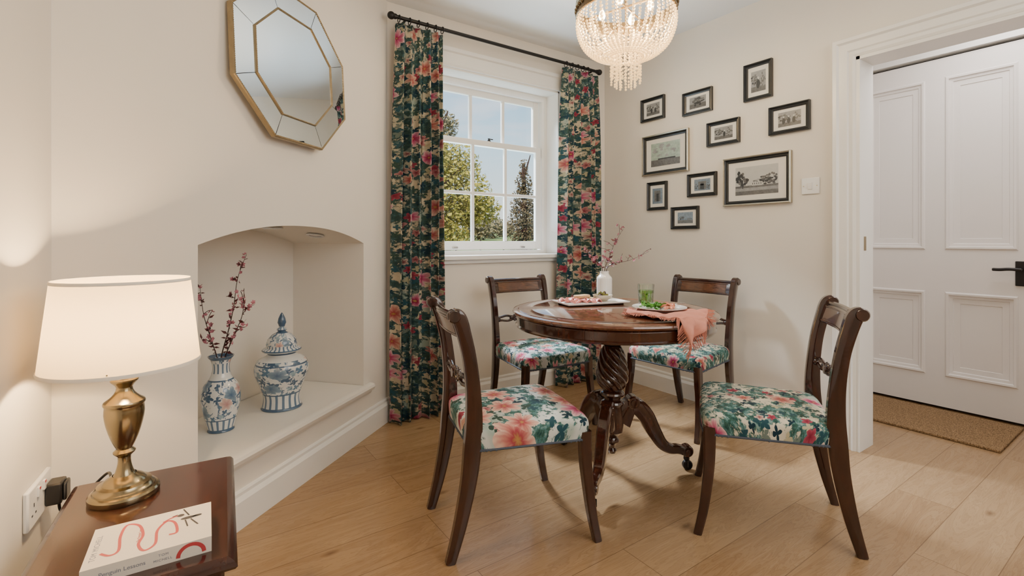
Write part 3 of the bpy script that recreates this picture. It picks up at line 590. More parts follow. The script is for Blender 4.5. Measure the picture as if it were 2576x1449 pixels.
# ------------------------------------------------------------------ chairs
M['braid']=plain('grey_blue_braid',(.07,.085,.115),.9,var=.4,scale=400)
SZ=.014
def chair(label,pos,facing,mat):
    f=facing.normalized(); t=thing('dining_chair',label,'chair',pos,math.atan2(-f.x,f.y),'sabre leg dining chairs')
    for sx in(-1,1):
        w=MB(); w.strap(cat([(sx*.230,.243,0,.026,.028),(sx*.227,.222,.10,.030,.032),(sx*.222,.207,.22,.034,.036),(sx*.215,.203,.30,.036,.040),(sx*.212,.203,.385,.036,.042)],6)); w.build('front_leg',M['mahog'],t,smooth=40)
    for sx in(-1,1):
        w=MB(); w.strap(cat([(sx*.174,-.268,0,.028,.032),(sx*.175,-.235,.12,.030,.042),(sx*.177,-.207,.26,.032,.052),(sx*.179,-.195,.37,.033,.058),(sx*.181,-.190,.46,.033,.054),(sx*.184,-.194,.56,.032,.047),(sx*.186,-.206,.66,.032,.044),(sx*.188,-.224,.74,.033,.045),(sx*.189,-.243,.80,.034,.047),(sx*.190,-.264,.818,.034,.032)],6))
        w.lathe([(0,-.02),(.018,-.02),(.022,-.014),(.022,.014),(.018,.02),(0,.02)],18,(sx*.190,-.260,.806),ax=(1,0,0))
        w.build('back_post',M['mahog'],t,smooth=40)
    HX=.182
    def rail(z0,z1,yo,th,x,fz):
        w=MB(); vs=[];fs=[]; n=14; prof=[(-th/2,z0+.004),(-th/2,z1-.004),(-th/2+.004,z1),(th/2-.004,z1),(th/2,z1-.004),(th/2,z0+.004),(th/2-.004,z0),(-th/2+.004,z0)]
        for i in range(n+1):
            u=-1+2*i/n
            for y,z in prof: vs.append((u*x,yo(z)+y-.018*(1-u*u),z))
        for i in range(n):
            for k in range(8): j=(k+1)%8; fs.append((i*8+k,i*8+j,(i+1)*8+j,(i+1)*8+k))
        fs+=[list(range(8)),[n*8+k for k in range(8)]]; return w.add(vs,fs)
    yo=lambda z:-.224-(z-.74)*.30
    cr=rail(.726,.798,yo,.024,HX,0); 
    cr.tube([(u*HX,yo(.803)-.018*(1-u*u),.802) for u in [-1+k/8 for k in range(17)]],.010,8)
    c_=cr.build('crest_rail',M['mahog'],t,smooth=40)
    pn=MB()
    for sg in(1,-1):
        vs=[];n=12
        for i in range(n+1):
            u=-.8+1.6*i/n
            for z in(.740,.786): vs.append((u*HX,yo(z)+sg*.0132-.018*(1-u*u),z))
        pn.add(vs,[(2*i,2*i+1,2*i+3,2*i+2) for i in range(n)])
        for z in(.735,.790): pn.tube([(u*HX,yo(z)+sg*.0125-.018*(1-u*u),z) for u in [-.84+k*.14 for k in range(13)]],.0026,6)
    pn.build('inlay_panel',M['mahog2'],c_,smooth=40)
    w=MB(); ym=lambda u:-.196-.012*(1-u*u); zm=.575
    for sg in(-1,1):
        w.tube(cat([(sg*.18,ym(1),zm),(sg*.14,ym(.7),zm+.006),(sg*.10,ym(.5),zm+.012),(sg*.06,ym(.3),zm+.004),(sg*.02,ym(.1),zm)],5),.0075,8)
        w.tube(cat([(sg*.18,ym(1),zm-.02),(sg*.14,ym(.7),zm-.014),(sg*.09,ym(.5),zm-.020),(sg*.05,ym(.3),zm-.012),(sg*.02,ym(.1),zm)],5),.0075,8)
        w.ball((sg*.160,ym(.85),zm-.01),.014,12,8,(1.3,.8,1)); w.ball((sg*.06,ym(.3),zm-.004),.014,12,8,(1.2,.8,1.1))
        w.tube([(sg*(.035+.014*cos(a*.5)),ym(.15)-.004,zm-.004+.018*sin(a*.5)) for a in range(12)],.005,6)
    w.ball((0,ym(0),zm-.002),.024,16,10,(1,.6,1)); w.lathe([(0,-.016),(.016,-.016),(.02,0),(.016,.016),(0,.016)],14,(0,ym(0),zm-.002),ax=(0,1,0)); w.build('cross_rail',M['mahog'],t,smooth=40)
    NS=72; ol=[]
    for k in range(NS):
        a=2*PI*k/NS; ex=.2; X=math.copysign(abs(cos(a))**ex,cos(a)); Y=math.copysign(abs(sin(a))**ex,sin(a)); y=.215*Y+.012+(.010*(1-X*X) if Y>0 else 0); ol.append((X*(.196+.040*(Y+1)/2),y))
    w=MB(); vs=[];fs=[]; lay=[(.978,.345),(.988,.36),(.997,.378),(1.0,.390),(.992,.402),(.965,.412),(.91,.419),(.8,.425),(.6,.430),(.4,.433),(.2,.434)]
    for s,z in lay: vs+=[(x*s,y*s,z+SZ) for x,y in ol]
    for i in range(len(lay)-1):
        for k in range(NS): j=(k+1)%NS; fs.append((i*NS+k,i*NS+j,i*NS+NS+j,i*NS+NS+k))
    o=len(vs)-NS; vs.append((0,0,.435+SZ)); fs+=[(o+k,o+(k+1)%NS,len(vs)-1) for k in range(NS)]; fs.append(list(range(NS)))
    se=w.add(vs,fs).build('seat',mat,t,smooth=60)
    w=MB(); w.tube([(x*.985,y*.985,.346+SZ) for x,y in ol+ol[:1]],.004,6)
    for k,(x,y) in enumerate(ol): w.bead((x*.99,y*.99,.344+SZ),.0042)
    w.build('braid_trim',M['braid'],se,smooth=60)
    return t
LG=[(.36,(.012,.05,.06)),(.47,(.04,.11,.08)),(.54,(.07,.18,.19)),(.62,(.22,.34,.31))]
chair('sabre leg chair with large pink flowers on its seat, front left of the table',cw(-.008,1.83),cw(.467,.1675),floral('seat_fabric_pink','Object',.8,.505,4.1,.08,7.0,(.68,.71,.67),True,.78,.48,LG,1.0,11,.3),)
chair('sabre leg chair with pale bird and tree seat, front right before the doorway',cw(.975,1.865),cw(-.93,.36),floral('seat_fabric_bird','Object',1.1,.485,11.3,.84,9,(.74,.69,.54),True,.84,.5,LG,.95,11))
chair('sabre leg chair with its back to the window',cw(.155,2.86),cw(.5,-.86),floral('seat_fabric_teal','Object',1.2,.485,17.6,.62,9,(.60,.66,.68),True,.75,.45,LG,.95,11))
chair('sabre leg chair with its back to the picture wall',cw(1.0,2.84),cw(-.77,-.63),floral('seat_fabric_green','Object',1.2,.48,23.4,.68,9,(.64,.60,.46),True,.75,.45,LG,.95,11))
# ------------------------------------------------------------------ on the table
def tt(r,f,dz=0): return cw(r,f,TT+dz)
pd=cw(.935,.354); pa=math.atan2(pd.y,pd.x); pc=tt(.385,2.37)
w=MB(); X,Y=.165,.085; vs=[];fs=[]; lay=[(-.02,0),(0,.006),(.004,.014),(0,.0145),(-.006,.009),(-.014,.006)]
for o_,z in lay: vs+=[(-X-o_,-Y-o_,z),(X+o_,-Y-o_,z),(X+o_,Y+o_,z),(-X-o_,Y+o_,z)]
for i in range(len(lay)-1):
    for k in range(4): j=(k+1)%4; fs.append((i*4+k,i*4+j,i*4+4+j,i*4+4+k))
fs+=[(0,1,2,3),tuple(range(len(vs)-4,len(vs)))]; w.add(vs,fs)
tag(w.build('serving_platter',M['porc'],loc=pc,rz=pa,smooth=40,bevel=.003),'white rectangular platter of bread and ham on the table','platter')
pdir=V((cos(pa),sin(pa),0)); pn_=V((-sin(pa),cos(pa),0))
def pp(x,y,z=.007): return pc+pdir*x+pn_*y+V((0,0,z))
M['ham']=plain('cured_ham',(.64,.22,.19),.4,var=.4,scale=60); M['bread']=plain('bread_crumb',(.56,.38,.20),.8,var=.3,scale=60,bump=.4); M['salmon']=plain('smoked_salmon',(.70,.25,.14),.35,var=.3,scale=60)
def rumple(name,label,cat_,loc,rx,ry,mat,group,seed,h=.012):
    r2=random.Random(seed); w=MB(); n=26; vs=[(0,0,h)];fs=[]
    a0=r2.uniform(0,6)
    for q in range(1,6):
        for k in range(n):
            a=2*PI*k/n; rr=q/5*(1+.15*sin(3*a+a0)+.1*sin(5*a+a0*2)); vs.append((rx*rr*cos(a),ry*rr*sin(a),h*.5*(1+sin(4*a+q*1.3+a0))*(.35+.65*q/5)*.8+.002+h*.3*(1-q/5)))
    for k in range(n): fs.append((0,1+k,1+(k+1)%n))
    for q in range(4):
        for k in range(n): j=(k+1)%n; fs.append((1+q*n+k,1+q*n+j,1+q*n+n+j,1+q*n+n+k))
    o=w.add(vs,fs).build(name,mat,loc=loc,rz=r2.uniform(0,3),smooth=60,solid=.0025); return tag(o,label,cat_,group)
for i,(x,y,lab) in enumerate(((-.085,-.035,'folded pink ham slice at the front left of the platter'),(-.045,.025,'folded pink ham slice beside the bread at the back of the platter'),(-.01,-.045,'folded pink ham slice at the front middle of the platter'),(-.115,.03,'folded pink ham slice at the far left of the platter'))):
    rumple('ham_slice',lab,'ham',pp(x,y),.042,.032,M['ham'],'ham slices on the platter',i+1,.024)
for i,(x,y,rz,lab) in enumerate(((-.035,.025,.3,'upper slice of bread on the white platter'),(.005,.03,.9,'lower slice of bread on the white platter'))):
    w=MB(); poly=[(.045*cos(a*PI/12)*(1.0),.028*sin(a*PI/12)+(.006*sin(a*PI/4))) for a in range(24)]
    w.prism(poly,.014,Matrix.Identity(4)); tag(w.build('bread_slice',M['bread'],loc=pp(x,y,.0265 if i==0 else .010),rz=pa+rz,smooth=40,bevel=.003),lab,'bread','bread on the platter')
oc=pp(.085,.03,.0065)
w=MB(); w.lathe([(0,0),(.022,0),(.026,.004),(.044,.016),(.05,.03),(.048,.031),(.041,.018),(.024,.009),(0,.008)],32); tag(w.build('olive_bowl',plain('stone_glaze',(.44,.37,.27),.35),loc=oc,smooth=40),'small stoneware bowl of olives on the white platter','bowl')
M['olg']=plain('green_olive',(.16,.15,.03),.25); M['olp']=plain('purple_olive',(.05,.018,.03),.2)
pos=[(0,0,.032)]+[(.021*cos(k*PI/3+.3),.021*sin(k*PI/3+.3),.024) for k in range(6)]+[(.012*cos(k*2.1),.012*sin(k*2.1),.036) for k in range(3)]
for i,p in enumerate(pos):
    g_=i%3!=1; tag(MB().ball((0,0,0),.0092,12,8,(1,1,1.25)).build('olive',M['olg'] if g_ else M['olp'],loc=oc+V(p)+V((0,0,0)),smooth=60),('green' if g_ else 'dark purple')+' olive in the small stoneware bowl','olive',('green' if g_ else 'purple')+' olives in the bowl')
vb=tt(.488,2.56)
w=MB(); w.lathe([(max(0,a),b) for a,b in cat([(0,0),(.034,0),(.037,.004),(.039,.03),(.039,.10),(.036,.115),(.026,.128),(.023,.135),(.024,.146)],4)]+[(.020,.146),(.020,.12)],96,mod=lambda a,z:1+.035*abs(sin(12*a)) if .006<z<.12 else 1)
tag(w.build('ribbed_vase',M['porc'],loc=vb,smooth=50),'white ribbed vase of blossom twigs on the table','vase')
def bpt(px,py,dd=0.0): return on_plane(px,py,vb,FW)+FW*dd
m2=vb+V((0,0,.15))
for lab,pts,nb in(('upright blossom twig rising tallest from the white ribbed vase',[vb+V((0,0,.06)),m2,bpt(1532,650),bpt(1545,615),bpt(1568,575)],24),('blossom twig reaching right from the white ribbed vase',[vb+V((.004,0,.06)),m2+RT*.01,bpt(1545,665,.03),bpt(1590,655,.04),bpt(1640,633,.05)],20),('blossom twig leaning left from the white ribbed vase',[vb+V((-.004,0,.06)),m2-RT*.01,bpt(1510,668,-.02),bpt(1495,655,-.03),bpt(1472,640,-.03)],22)):
    branch(lab,pts,nb,'table vase twigs',.0022,6,.05,16,1.0,4)
gb=tt(.655,2.37)
gl=thing('tumbler','clear glass tumbler of water with lime and mint','glass',gb)
w=MB(); w.lathe([(0,0),(.034,0),(.036,.004),(.040,.095),(.0375,.095),(.034,.008),(0,.008)],40); w.build('tumbler_glass',M['tumbler'],gl,smooth=40)
w=MB(); w.lathe([(0,.009),(.0335,.009),(.0365,.066),(0,.066)],40); w.build('water',M['water'],gl,smooth=40)
M['lime']=plain('lime_flesh',(.38,.52,.08),.4,var=.3,scale=90); M['mint']=plain('salad_green',(.08,.26,.025),.45,var=.5,scale=70)
w=MB(); w.lathe([(0,-.002),(.02,-.002),(.026,0),(.02,.002),(0,.002)],20,ax=(.4,-.8,.3)); tag(w.build('lime_slice',M['lime'],loc=gb+V((-.004,-.006,.040))),'lime slice floating in the glass tumbler','lime')
def leaves(w,c,n,rx,ry,h,L,r2,up=.7):
    for k in range(n):
        p=V(c)+V((r2.uniform(-1,1)*rx,r2.uniform(-1,1)*ry,r2.uniform(.1,1)*h)); d=V((r2.uniform(-1,1),r2.uniform(-1,1),r2.uniform(-.1,up))).normalized(); s=d.orthogonal().normalized(); s=Matrix.Rotation(r2.uniform(0,6),3,d)@s; l=L*r2.uniform(.6,1.2)
        w.add([p,p+d*l*.35+s*l*.2,p+d*l*.75+s*l*.24,p+d*l,p+d*l*.75-s*l*.24,p+d*l*.35-s*l*.2],[(0,1,2,3,4,5)])
w=MB(); leaves(w,(0,0,0),20,.010,.010,.026,.018,random.Random(3)); tag(w.build('mint_sprig',M['mint'],loc=gb+V((0,0,.024)),smooth=0),'green mint sprig in the glass tumbler','mint')
# napkin
def nap(u,v):
    Lc,Rc,Tc,Bc=V((.462,1.975)),V((.815,2.01)),V((.672,1.705)),V((.62,2.26))
    p=Lc*(1-u)*(1-v)+Tc*u*(1-v)+Rc*u*v+Bc*(1-u)*v
    x=cw(p[0],p[1]); rel=x-TC; rad=rel.length; d=rel/rad; wr=.006*abs(sin(7*u+5*v+1.5*sin(6*v)))+.005*abs(sin(13*v-6*u+2*sin(5*u)))
    near=max(0,1-max(0,(V((p[0],p[1]))-V((.632,2.08))).length-.08)/.05) if (V((p[0],p[1]))-V((.632,2.08))).length>.08 else 1
    z=TT+.003+wr*(1-near)*1.9; e=rad-(TR+.004)
    if e>0: fl=.018*sin(u*15+v*17)*min(1,e/.03); q=TC+d*(TR+.014+fl+.006*min(1,e/.02)); z=TT+.004-e*1.15; x=V((q.x,q.y,0))
    return V((x.x,x.y,z))
NG=44; w=MB(); 
for i in range(NG+1):
    for j in range(NG+1): w.v.append(tuple(nap(i/NG,j/NG)))
for i in range(NG):
    for j in range(NG): a=i*(NG+1)+j; w.f.append([a,a+1,a+NG+2,a+NG+1]); w.m.append(0)
M['nap']=plain('coral_linen',(.62,.26,.19),.9,var=.15,scale=30,bump=.3)
np_=thing('napkin','fringed coral linen napkin draped over the table edge under the plate','napkin',(0,0,0))
w.build('cloth',M['nap'],np_,smooth=70,solid=.0015)
w=MB(); r2=random.Random(5)
for side in range(3):
    for k in range(150):
        t=k/150+r2.uniform(0,.004)
        a,b=((t,0),(t,-.08)) if side==0 else (((1,t),(1.08,t)) if side==1 else ((0,t),(-.06,t)))
        if side==2 and t>.5: continue
        p=nap(*a); q=nap(b[0]+r2.uniform(-.015,.015),b[1]+r2.uniform(-.015,.015)) 
        if q.z<TT-.01: q.z-=.008
        q=q+V((0,0,r2.uniform(-.001,.002))); w.tube([p,(p+q)/2+V((r2.uniform(-1,1),r2.uniform(-1,1),0))*.002,q],.0010,3)
fr=w.build('fringe',M['nap'],np_); fr['kind']='stuff'
pb=tt(.632,2.08,.0075)
w=MB(); w.lathe([(0,0),(.06,0),(.064,.003),(.095,.012),(.113,.016),(.1135,.018),(.094,.0155),(.066,.007),(0,.006)],56); tag(w.build('dinner_plate',M['porc'],loc=pb,smooth=40),'round white plate of salad on the coral napkin','plate')
w=MB(); leaves(w,(0,0,0),100,.038,.030,.018,.026,random.Random(9),.25); tag(w.build('salad_leaves',M['mint'],loc=pb-RT*.03+FW*.01+V((0,0,.012)),smooth=0),'heap of green salad leaves on the round white plate','salad',kind='stuff')
rumple('salmon_slice','folded salmon slice beside the salad on the round plate','salmon',pb+RT*.037+FW*.012+V((0,0,.008)),.036,.024,M['salmon'],'salmon on the plate',21,.024)
rumple('salmon_slice','smaller salmon slice at the front of the round plate','salmon',pb+RT*.028-FW*.030+V((0,0,.0075)),.024,.018,M['salmon'],'salmon on the plate',22,.014)
fd=(RT*.8+FW*.5).normalized(); fs_=V((-fd.y,fd.x,0)); w=MB(); fb=pb+RT*.06+FW*.03+V((0,0,.0215))
w.tube([fd*.0,fd*.05+V((0,0,.003)),fd*.09],[.0025,.002,.003],8)
for k in(-1.5,-.5,.5,1.5): w.tube([-fd*.004,-fd*.012+fs_*k*.004,-fd*.045+fs_*k*.004+V((0,0,-.002))],.0011,5)
tag(w.build('fork',M['chrome'],loc=fb),'small steel fork resting on the round white plate','fork')
# ------------------------------------------------------------------ chandelier
cc=cw(.516,2.2)
ch=thing('chandelier','bronze and crystal bead chandelier glowing above the table','chandelier',(cc.x,cc.y,1.73))
Z=lambda z:z-1.73
RO=-.018
w=MB(); w.lathe([(0,Z(CZ)-.001),(.06,Z(CZ)-.001),(.058,Z(CZ)-.02),(.02,Z(CZ)-.035),(0,Z(CZ)-.036)],24); w.tube([(0,0,Z(CZ)-.03),(0,0,Z(2.10))],.006,8); w.build('ceiling_rose',M['bronze'],ch)
w=MB(); w.lathe([(r,z+RO) for r,z in [(.218,Z(2.085)),(.225,Z(2.087)),(.225,Z(2.096)),(.220,Z(2.098)),(.220,Z(2.142)),(.225,Z(2.144)),(.225,Z(2.153)),(.218,Z(2.155)),(.216,Z(2.12)),(.218,Z(2.085))]],72)
for k in range(48):
    a=2*PI*k/48; w.bead((.222*cos(a),.222*sin(a),Z(2.12)+RO),.010)
for k in range(4): a=PI/2*k+.3; w.tube([(0,0,Z(2.11)),(.218*cos(a),.218*sin(a),Z(2.11))],.005,6)
w.build('crown_ring',M['bronze'],ch,smooth=40)
def strand(name,path,r,sp):
    P=[V(p) for p in cat(path,8)]; w=MB(); acc=0; w.bead(P[0],r)
    for a,b in zip(P,P[1:]):
        l=(b-a).length; acc+=l
        if acc>=sp: w.bead(b,r); acc=0
    return w.build(name,M['crystal'],ch,smooth=0)
def around(o,n,off=0.0):
    o.rotation_euler[2]=off
    for k in range(1,n):
        c=o.copy(); COL.objects.link(c); c.parent=ch; c.rotation_euler[2]=off+2*PI*k/n
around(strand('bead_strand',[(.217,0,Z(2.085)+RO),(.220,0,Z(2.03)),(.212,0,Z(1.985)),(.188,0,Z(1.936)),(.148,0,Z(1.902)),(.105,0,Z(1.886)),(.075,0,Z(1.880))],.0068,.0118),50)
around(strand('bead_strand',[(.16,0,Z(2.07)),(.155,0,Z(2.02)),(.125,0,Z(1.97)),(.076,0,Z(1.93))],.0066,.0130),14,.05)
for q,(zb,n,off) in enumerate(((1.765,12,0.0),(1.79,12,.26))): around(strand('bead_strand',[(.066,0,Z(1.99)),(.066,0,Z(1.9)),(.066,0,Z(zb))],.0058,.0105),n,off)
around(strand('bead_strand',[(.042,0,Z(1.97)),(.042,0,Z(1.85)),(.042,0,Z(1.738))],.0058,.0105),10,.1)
w=MB(); w.lathe([(.064,Z(1.992)),(.072,Z(1.992)),(.072,Z(1.984)),(.064,Z(1.984)),(.064,Z(1.992))],32); w.tube([(0,0,Z(2.1)),(0,0,Z(1.98))],.004,6); w.tube([(-.068,0,Z(1.988)),(.068,0,Z(1.988))],.003,6); w.build('inner_ring',M['bronze'],ch)
for k in range(4):
    a=PI/2*k+.5; w=MB(); w.lathe([(0,-.02),(.012,-.012),(.016,.0),(.012,.018),(.004,.034),(0,.038)],14,(.11*cos(a),.11*sin(a),Z(2.09))); w.build('bulb',M['bulb'],ch)
# ------------------------------------------------------------------ pictures
M['pg1']=plain('photo_pale',(.27,.28,.29),.3,var=.4,scale=60,coat=.3); M['pg2']=plain('photo_dark',(.035,.038,.042),.3,var=.6,scale=120,coat=.3); M['pg3']=plain('photo_mid',(.12,.122,.125),.3,var=.7,scale=90,coat=.3); M['pg4']=plain('painted_green_reflection',(.36,.46,.40),.2,var=.45,scale=50,coat=.6); M['pg5']=plain('engraving_sky',(.50,.51,.50),.3,var=.1,scale=30); M['pg6']=plain('photo_blue',(.17,.22,.28),.25,var=.5,scale=60,coat=.5)  # the green print's tint is a glass reflection painted into its colour
PG=[M['pg1'],M['pg2'],M['pg3'],M['pg4'],M['pg5'],M['pg6']]
def blob(w,x,z,rx,rz,y,mi,n=18,sd=1):
    r2=random.Random(sd+int(x*9999)); w.mi=mi; w.quad(*[(x+rx*cos(2*PI*k/n)*r2.uniform(.75,1.1),y,z+rz*sin(2*PI*k/n)*r2.uniform(.75,1.1)) for k in range(n)])
def bush(w,x,z,rx,rz,y,n=22,sd=1,ms=(1,2,1)):
    r2=random.Random(sd)
    for k in range(n):
        a=r2.uniform(0,6.28); q=r2.random()**.5; blob(w,x+rx*q*cos(a),z+rz*q*sin(a),rx*.26,rz*.22,y-.00001*k,ms[k%len(ms)],9,sd+k)
def rect(w,x0,x1,z0,z1,y,mi): w.mi=mi; w.quad((x0,y,z0),(x1,y,z0),(x1,y,z1),(x0,y,z1))
pics=[(1613,1672,253,238,309,297,'black framed photograph of two figures, farthest left in the top row','fig'),(1718,1792,238,216,293,278,'black framed photograph of a cart, second from left in the top row','cart'),(1872,1943,163,150,257,243,'tall black framed portrait, highest picture on the wall','portrait'),(1935,2038,272,250,342,325,'black framed group photograph nearest the doorway casing, above the switch','group'),(1779,1861,312,293,371,357,'black framed photograph of a seated child in the middle of the cluster','child'),(1618,1732,348,322,442,430,'larger silver edged picture with a green reflection painted into its print, nearest the curtain','green'),(1822,1990,402,380,516,511,'largest silver edged engraving of a country house and trees','house'),(1730,1803,440,430,497,490,'small black framed picture of an archway left of the largest engraving','archw'),(1629,1678,460,455,530,527,'narrow upright black framed picture under the one with the painted green reflection','door'),(1689,1758,522,517,577,575,'lowest small black framed picture on the wall','low')]
for L_,R_,tl,tr_,bl_,br_,lab,kind in pics:
    a,b,c,d=on_x(L_,tl,GX-.01),on_x(R_,tr_,GX-.01),on_x(L_,bl_,GX-.01),on_x(R_,br_,GX-.01)
    Wd=a.y-b.y; zt=(a.z+b.z)/2; zb=(c.z+d.z)/2; Ht=zt-zb
    t=thing('picture_frame',lab,'picture',(GX,(a.y+b.y)/2,(zt+zb)/2),-PI/2,'framed pictures on the cream wall')
    big=kind in('green','house'); fw=.026 if big else .022; x=Wd/2; z=Ht/2
    w=MB(); w.ring(-x+fw,x-fw,-z+fw,z-fw,[(0,-.004),(0,-.010),(fw*.3,-.014),(fw*.55,-.012),(fw*.8,-.022),(fw,-.02),(fw,-.001)]); fo=w.build('frame',M['frameb'],t,smooth=20)
    if big: w=MB(); w.ring(-x+fw,x-fw,-z+fw,z-fw,[(fw*.72,-.019),(fw*.78,-.026),(fw*.95,-.028),(fw*1.12,-.022),(fw*1.12,-.001)]); w.build('silver_edge',M['silver'],fo,smooth=20)
    MB().quad((-x+fw*.5,-.005,-z+fw*.5),(x-fw*.5,-.005,-z+fw*.5),(x-fw*.5,-.005,z-fw*.5),(-x+fw*.5,-.005,z-fw*.5)).build('mount',M['mat'],t,smooth=0)
    ix,iz=(x-fw)*(.74 if big else .70),(z-fw)*(.72 if big else .70); w=MB(); y=-.0056
    bgm={'green':3,'house':4,'archw':5,'door':5,'low':5}.get(kind,0); rect(w,-ix,ix,-iz,iz,y,bgm); y2=-.0060
    if kind in('fig','group','child','portrait'):
        rect(w,-ix,ix,-iz,-iz*.5,y2-.0001,2); bush(w,-ix*.45,iz*.25,ix*.5,iz*.5,y2-.0001,20,3,(2,2,1)); bush(w,ix*.6,iz*.1,ix*.35,iz*.6,y2-.0001,16,5,(2,0,2))
        for k,xx in enumerate({'fig':(-.2,.35),'group':(-.5,-.05,.4),'child':(.1,),'portrait':(0,)}[kind]):
            sc_=.16 if kind!='portrait' else .28
            blob(w,xx*ix,-iz*.25,ix*sc_,iz*.45,y2-.0006,1,14,k); blob(w,xx*ix,iz*.32,ix*sc_*.55,iz*.14,y2-.0007,4,12,k)
    elif kind=='house':
        rect(w,-ix,ix,-iz,-iz*.35,y2,2); rect(w,-ix,ix,-iz*.72,-iz*.5,y2-.0001,0); bush(w,-ix*.66,iz*.2,ix*.27,iz*.55,y2-.0002,40,2); rect(w,-ix*.66,-ix*.62,-iz*.55,iz*.1,y2-.0002,1); bush(w,ix*.45,-iz*.02,ix*.34,iz*.3,y2-.0002,34,4); bush(w,ix*.75,iz*.05,ix*.22,iz*.38,y2-.0002,24,6,(2,1,2)); bush(w,ix*.1,-iz*.12,ix*.25,iz*.16,y2-.0002,16,8,(2,2,0))
        rect(w,ix*-.2,ix*.30,-iz*.38,-iz*.12,y2-.0008,4)
        for k in range(5): xx=-.17+k*.095; rect(w,ix*xx,ix*(xx+.03),-iz*.30,-iz*.18,y2-.0009,1)
    elif kind=='green': bush(w,ix*.05,iz*.3,ix*.75,iz*.55,y2,50,3,(3,3,0)); rect(w,-ix,ix,-iz,-iz*.45,y2-.0006,2); rect(w,-ix*.5,ix*.7,-iz*.45,-iz*.34,y2-.0007,1)
    elif kind=='cart': rect(w,-ix,ix,-iz,-iz*.2,y2,2); bush(w,0,iz*.35,ix*.8,iz*.45,y2-.0001,26,4,(2,1,2)); blob(w,0,-iz*.1,ix*.5,iz*.22,y2-.0005,1); blob(w,-ix*.3,-iz*.45,ix*.14,iz*.22,y2-.0006,1); blob(w,ix*.3,-iz*.45,ix*.14,iz*.22,y2-.0006,1)
    elif kind=='archw': rect(w,-ix*.5,ix*.5,-iz*.8,iz*.6,y2,2); rect(w,-ix*.25,ix*.25,-iz*.8,iz*.1,y2-.0002,1); blob(w,0,iz*.1,ix*.25,iz*.25,y2-.0002,1); bush(w,-ix*.75,-iz*.2,ix*.2,iz*.5,y2-.0002,12,3); bush(w,ix*.75,-iz*.2,ix*.2,iz*.5,y2-.0002,12,5)
    elif kind=='door': rect(w,-ix*.6,ix*.6,-iz*.7,iz*.7,y2,2); rect(w,-ix*.2,ix*.25,-iz*.7,iz*.3,y2-.0002,1)
    else: rect(w,-ix,ix,-iz,-iz*.4,y2,2); bush(w,-ix*.4,-iz*.05,ix*.35,iz*.35,y2-.0002,18,7); bush(w,ix*.6,-iz*.2,ix*.3,iz*.2,y2-.0002,12,9,(2,2,1))
    w.mi=0; w.build('print',PG,t,smooth=0)
sw=on_x(2040,468,GX); t=thing('light_switch','white light switch plate between the largest engraving and the doorway','light switch',(GX,sw.y,sw.z),-PI/2)
MB().b2((-.045,-.009,-.044),(.045,0,.044)).build('plate',M['plastic'],t,bevel=.004)
MB().box((0,-.011,0),(.022,.008,.036),Matrix.Rotation(R(6),3,'X')).build('rocker',M['plastic'],t,bevel=.001)
for sx in(-1,1): MB().lathe([(0,-.001),(.0035,-.001),(.0035,.001),(0,.001)],10,(sx*.033,-.009,0),ax=(0,1,0)).build('screw',M['brass'],t)
# doormat
g=G('coir'); f,_=g.noise(g.co(),160,3,.7); f2,_=g.noise(g.vm('MULTIPLY',g.co(),(1,6,1)),60,3)
coir=g.out(g.ramp(g.ma('MULTIPLY_ADD',f,.6,g.ma('MULTIPLY',f2,.4)),[(.36,(.07,.04,.018)),(.5,(.24,.145,.065)),(.64,(.44,.29,.15))]),.95,0.0,g.bump(f,.6,.006))
w=MB(); w.b2((3.335,.592,.0005),(3.86,1.50,.014)); tag(w.build('doormat',coir,bevel=.004),'brown coir doormat lying before the lobby door','doormat')
# ------------------------------------------------------------------ outside
gz=-.35
def ground(Y): return gz+max(0,(Y-12))*.034
g=G('meadow'); f,_=g.noise(g.co(),.6,5); w=MB(); ys=[3.05,12,30,60,100,170]; w.add([(x,y,ground(y)) for y in ys for x in(-60,200)],[(2*i,2*i+1,2*i+3,2*i+2) for i in range(len(ys)-1)])
struct(w.build('lawn',g.out(g.ramp(f,[(.3,(.20,.26,.05)),(.6,(.32,.37,.09)),(.8,(.42,.41,.14))]),.9),smooth=0),'green meadow outside the window')
def leafmat(name,a,b):
    g=G(name); f,_=g.noise(g.co(),9,3); return g.out(g.ramp(f,[(.3,a),(.7,b)]),.6,spec=.2)
M['lf1']=leafmat('spring_leaves',(.18,.17,.02),(.52,.42,.08)); M['lf2']=leafmat('conifer_needles',(.07,.055,.03),(.19,.14,.07)); M['lf3']=leafmat('distant_foliage',(.16,.14,.07),(.32,.26,.13))
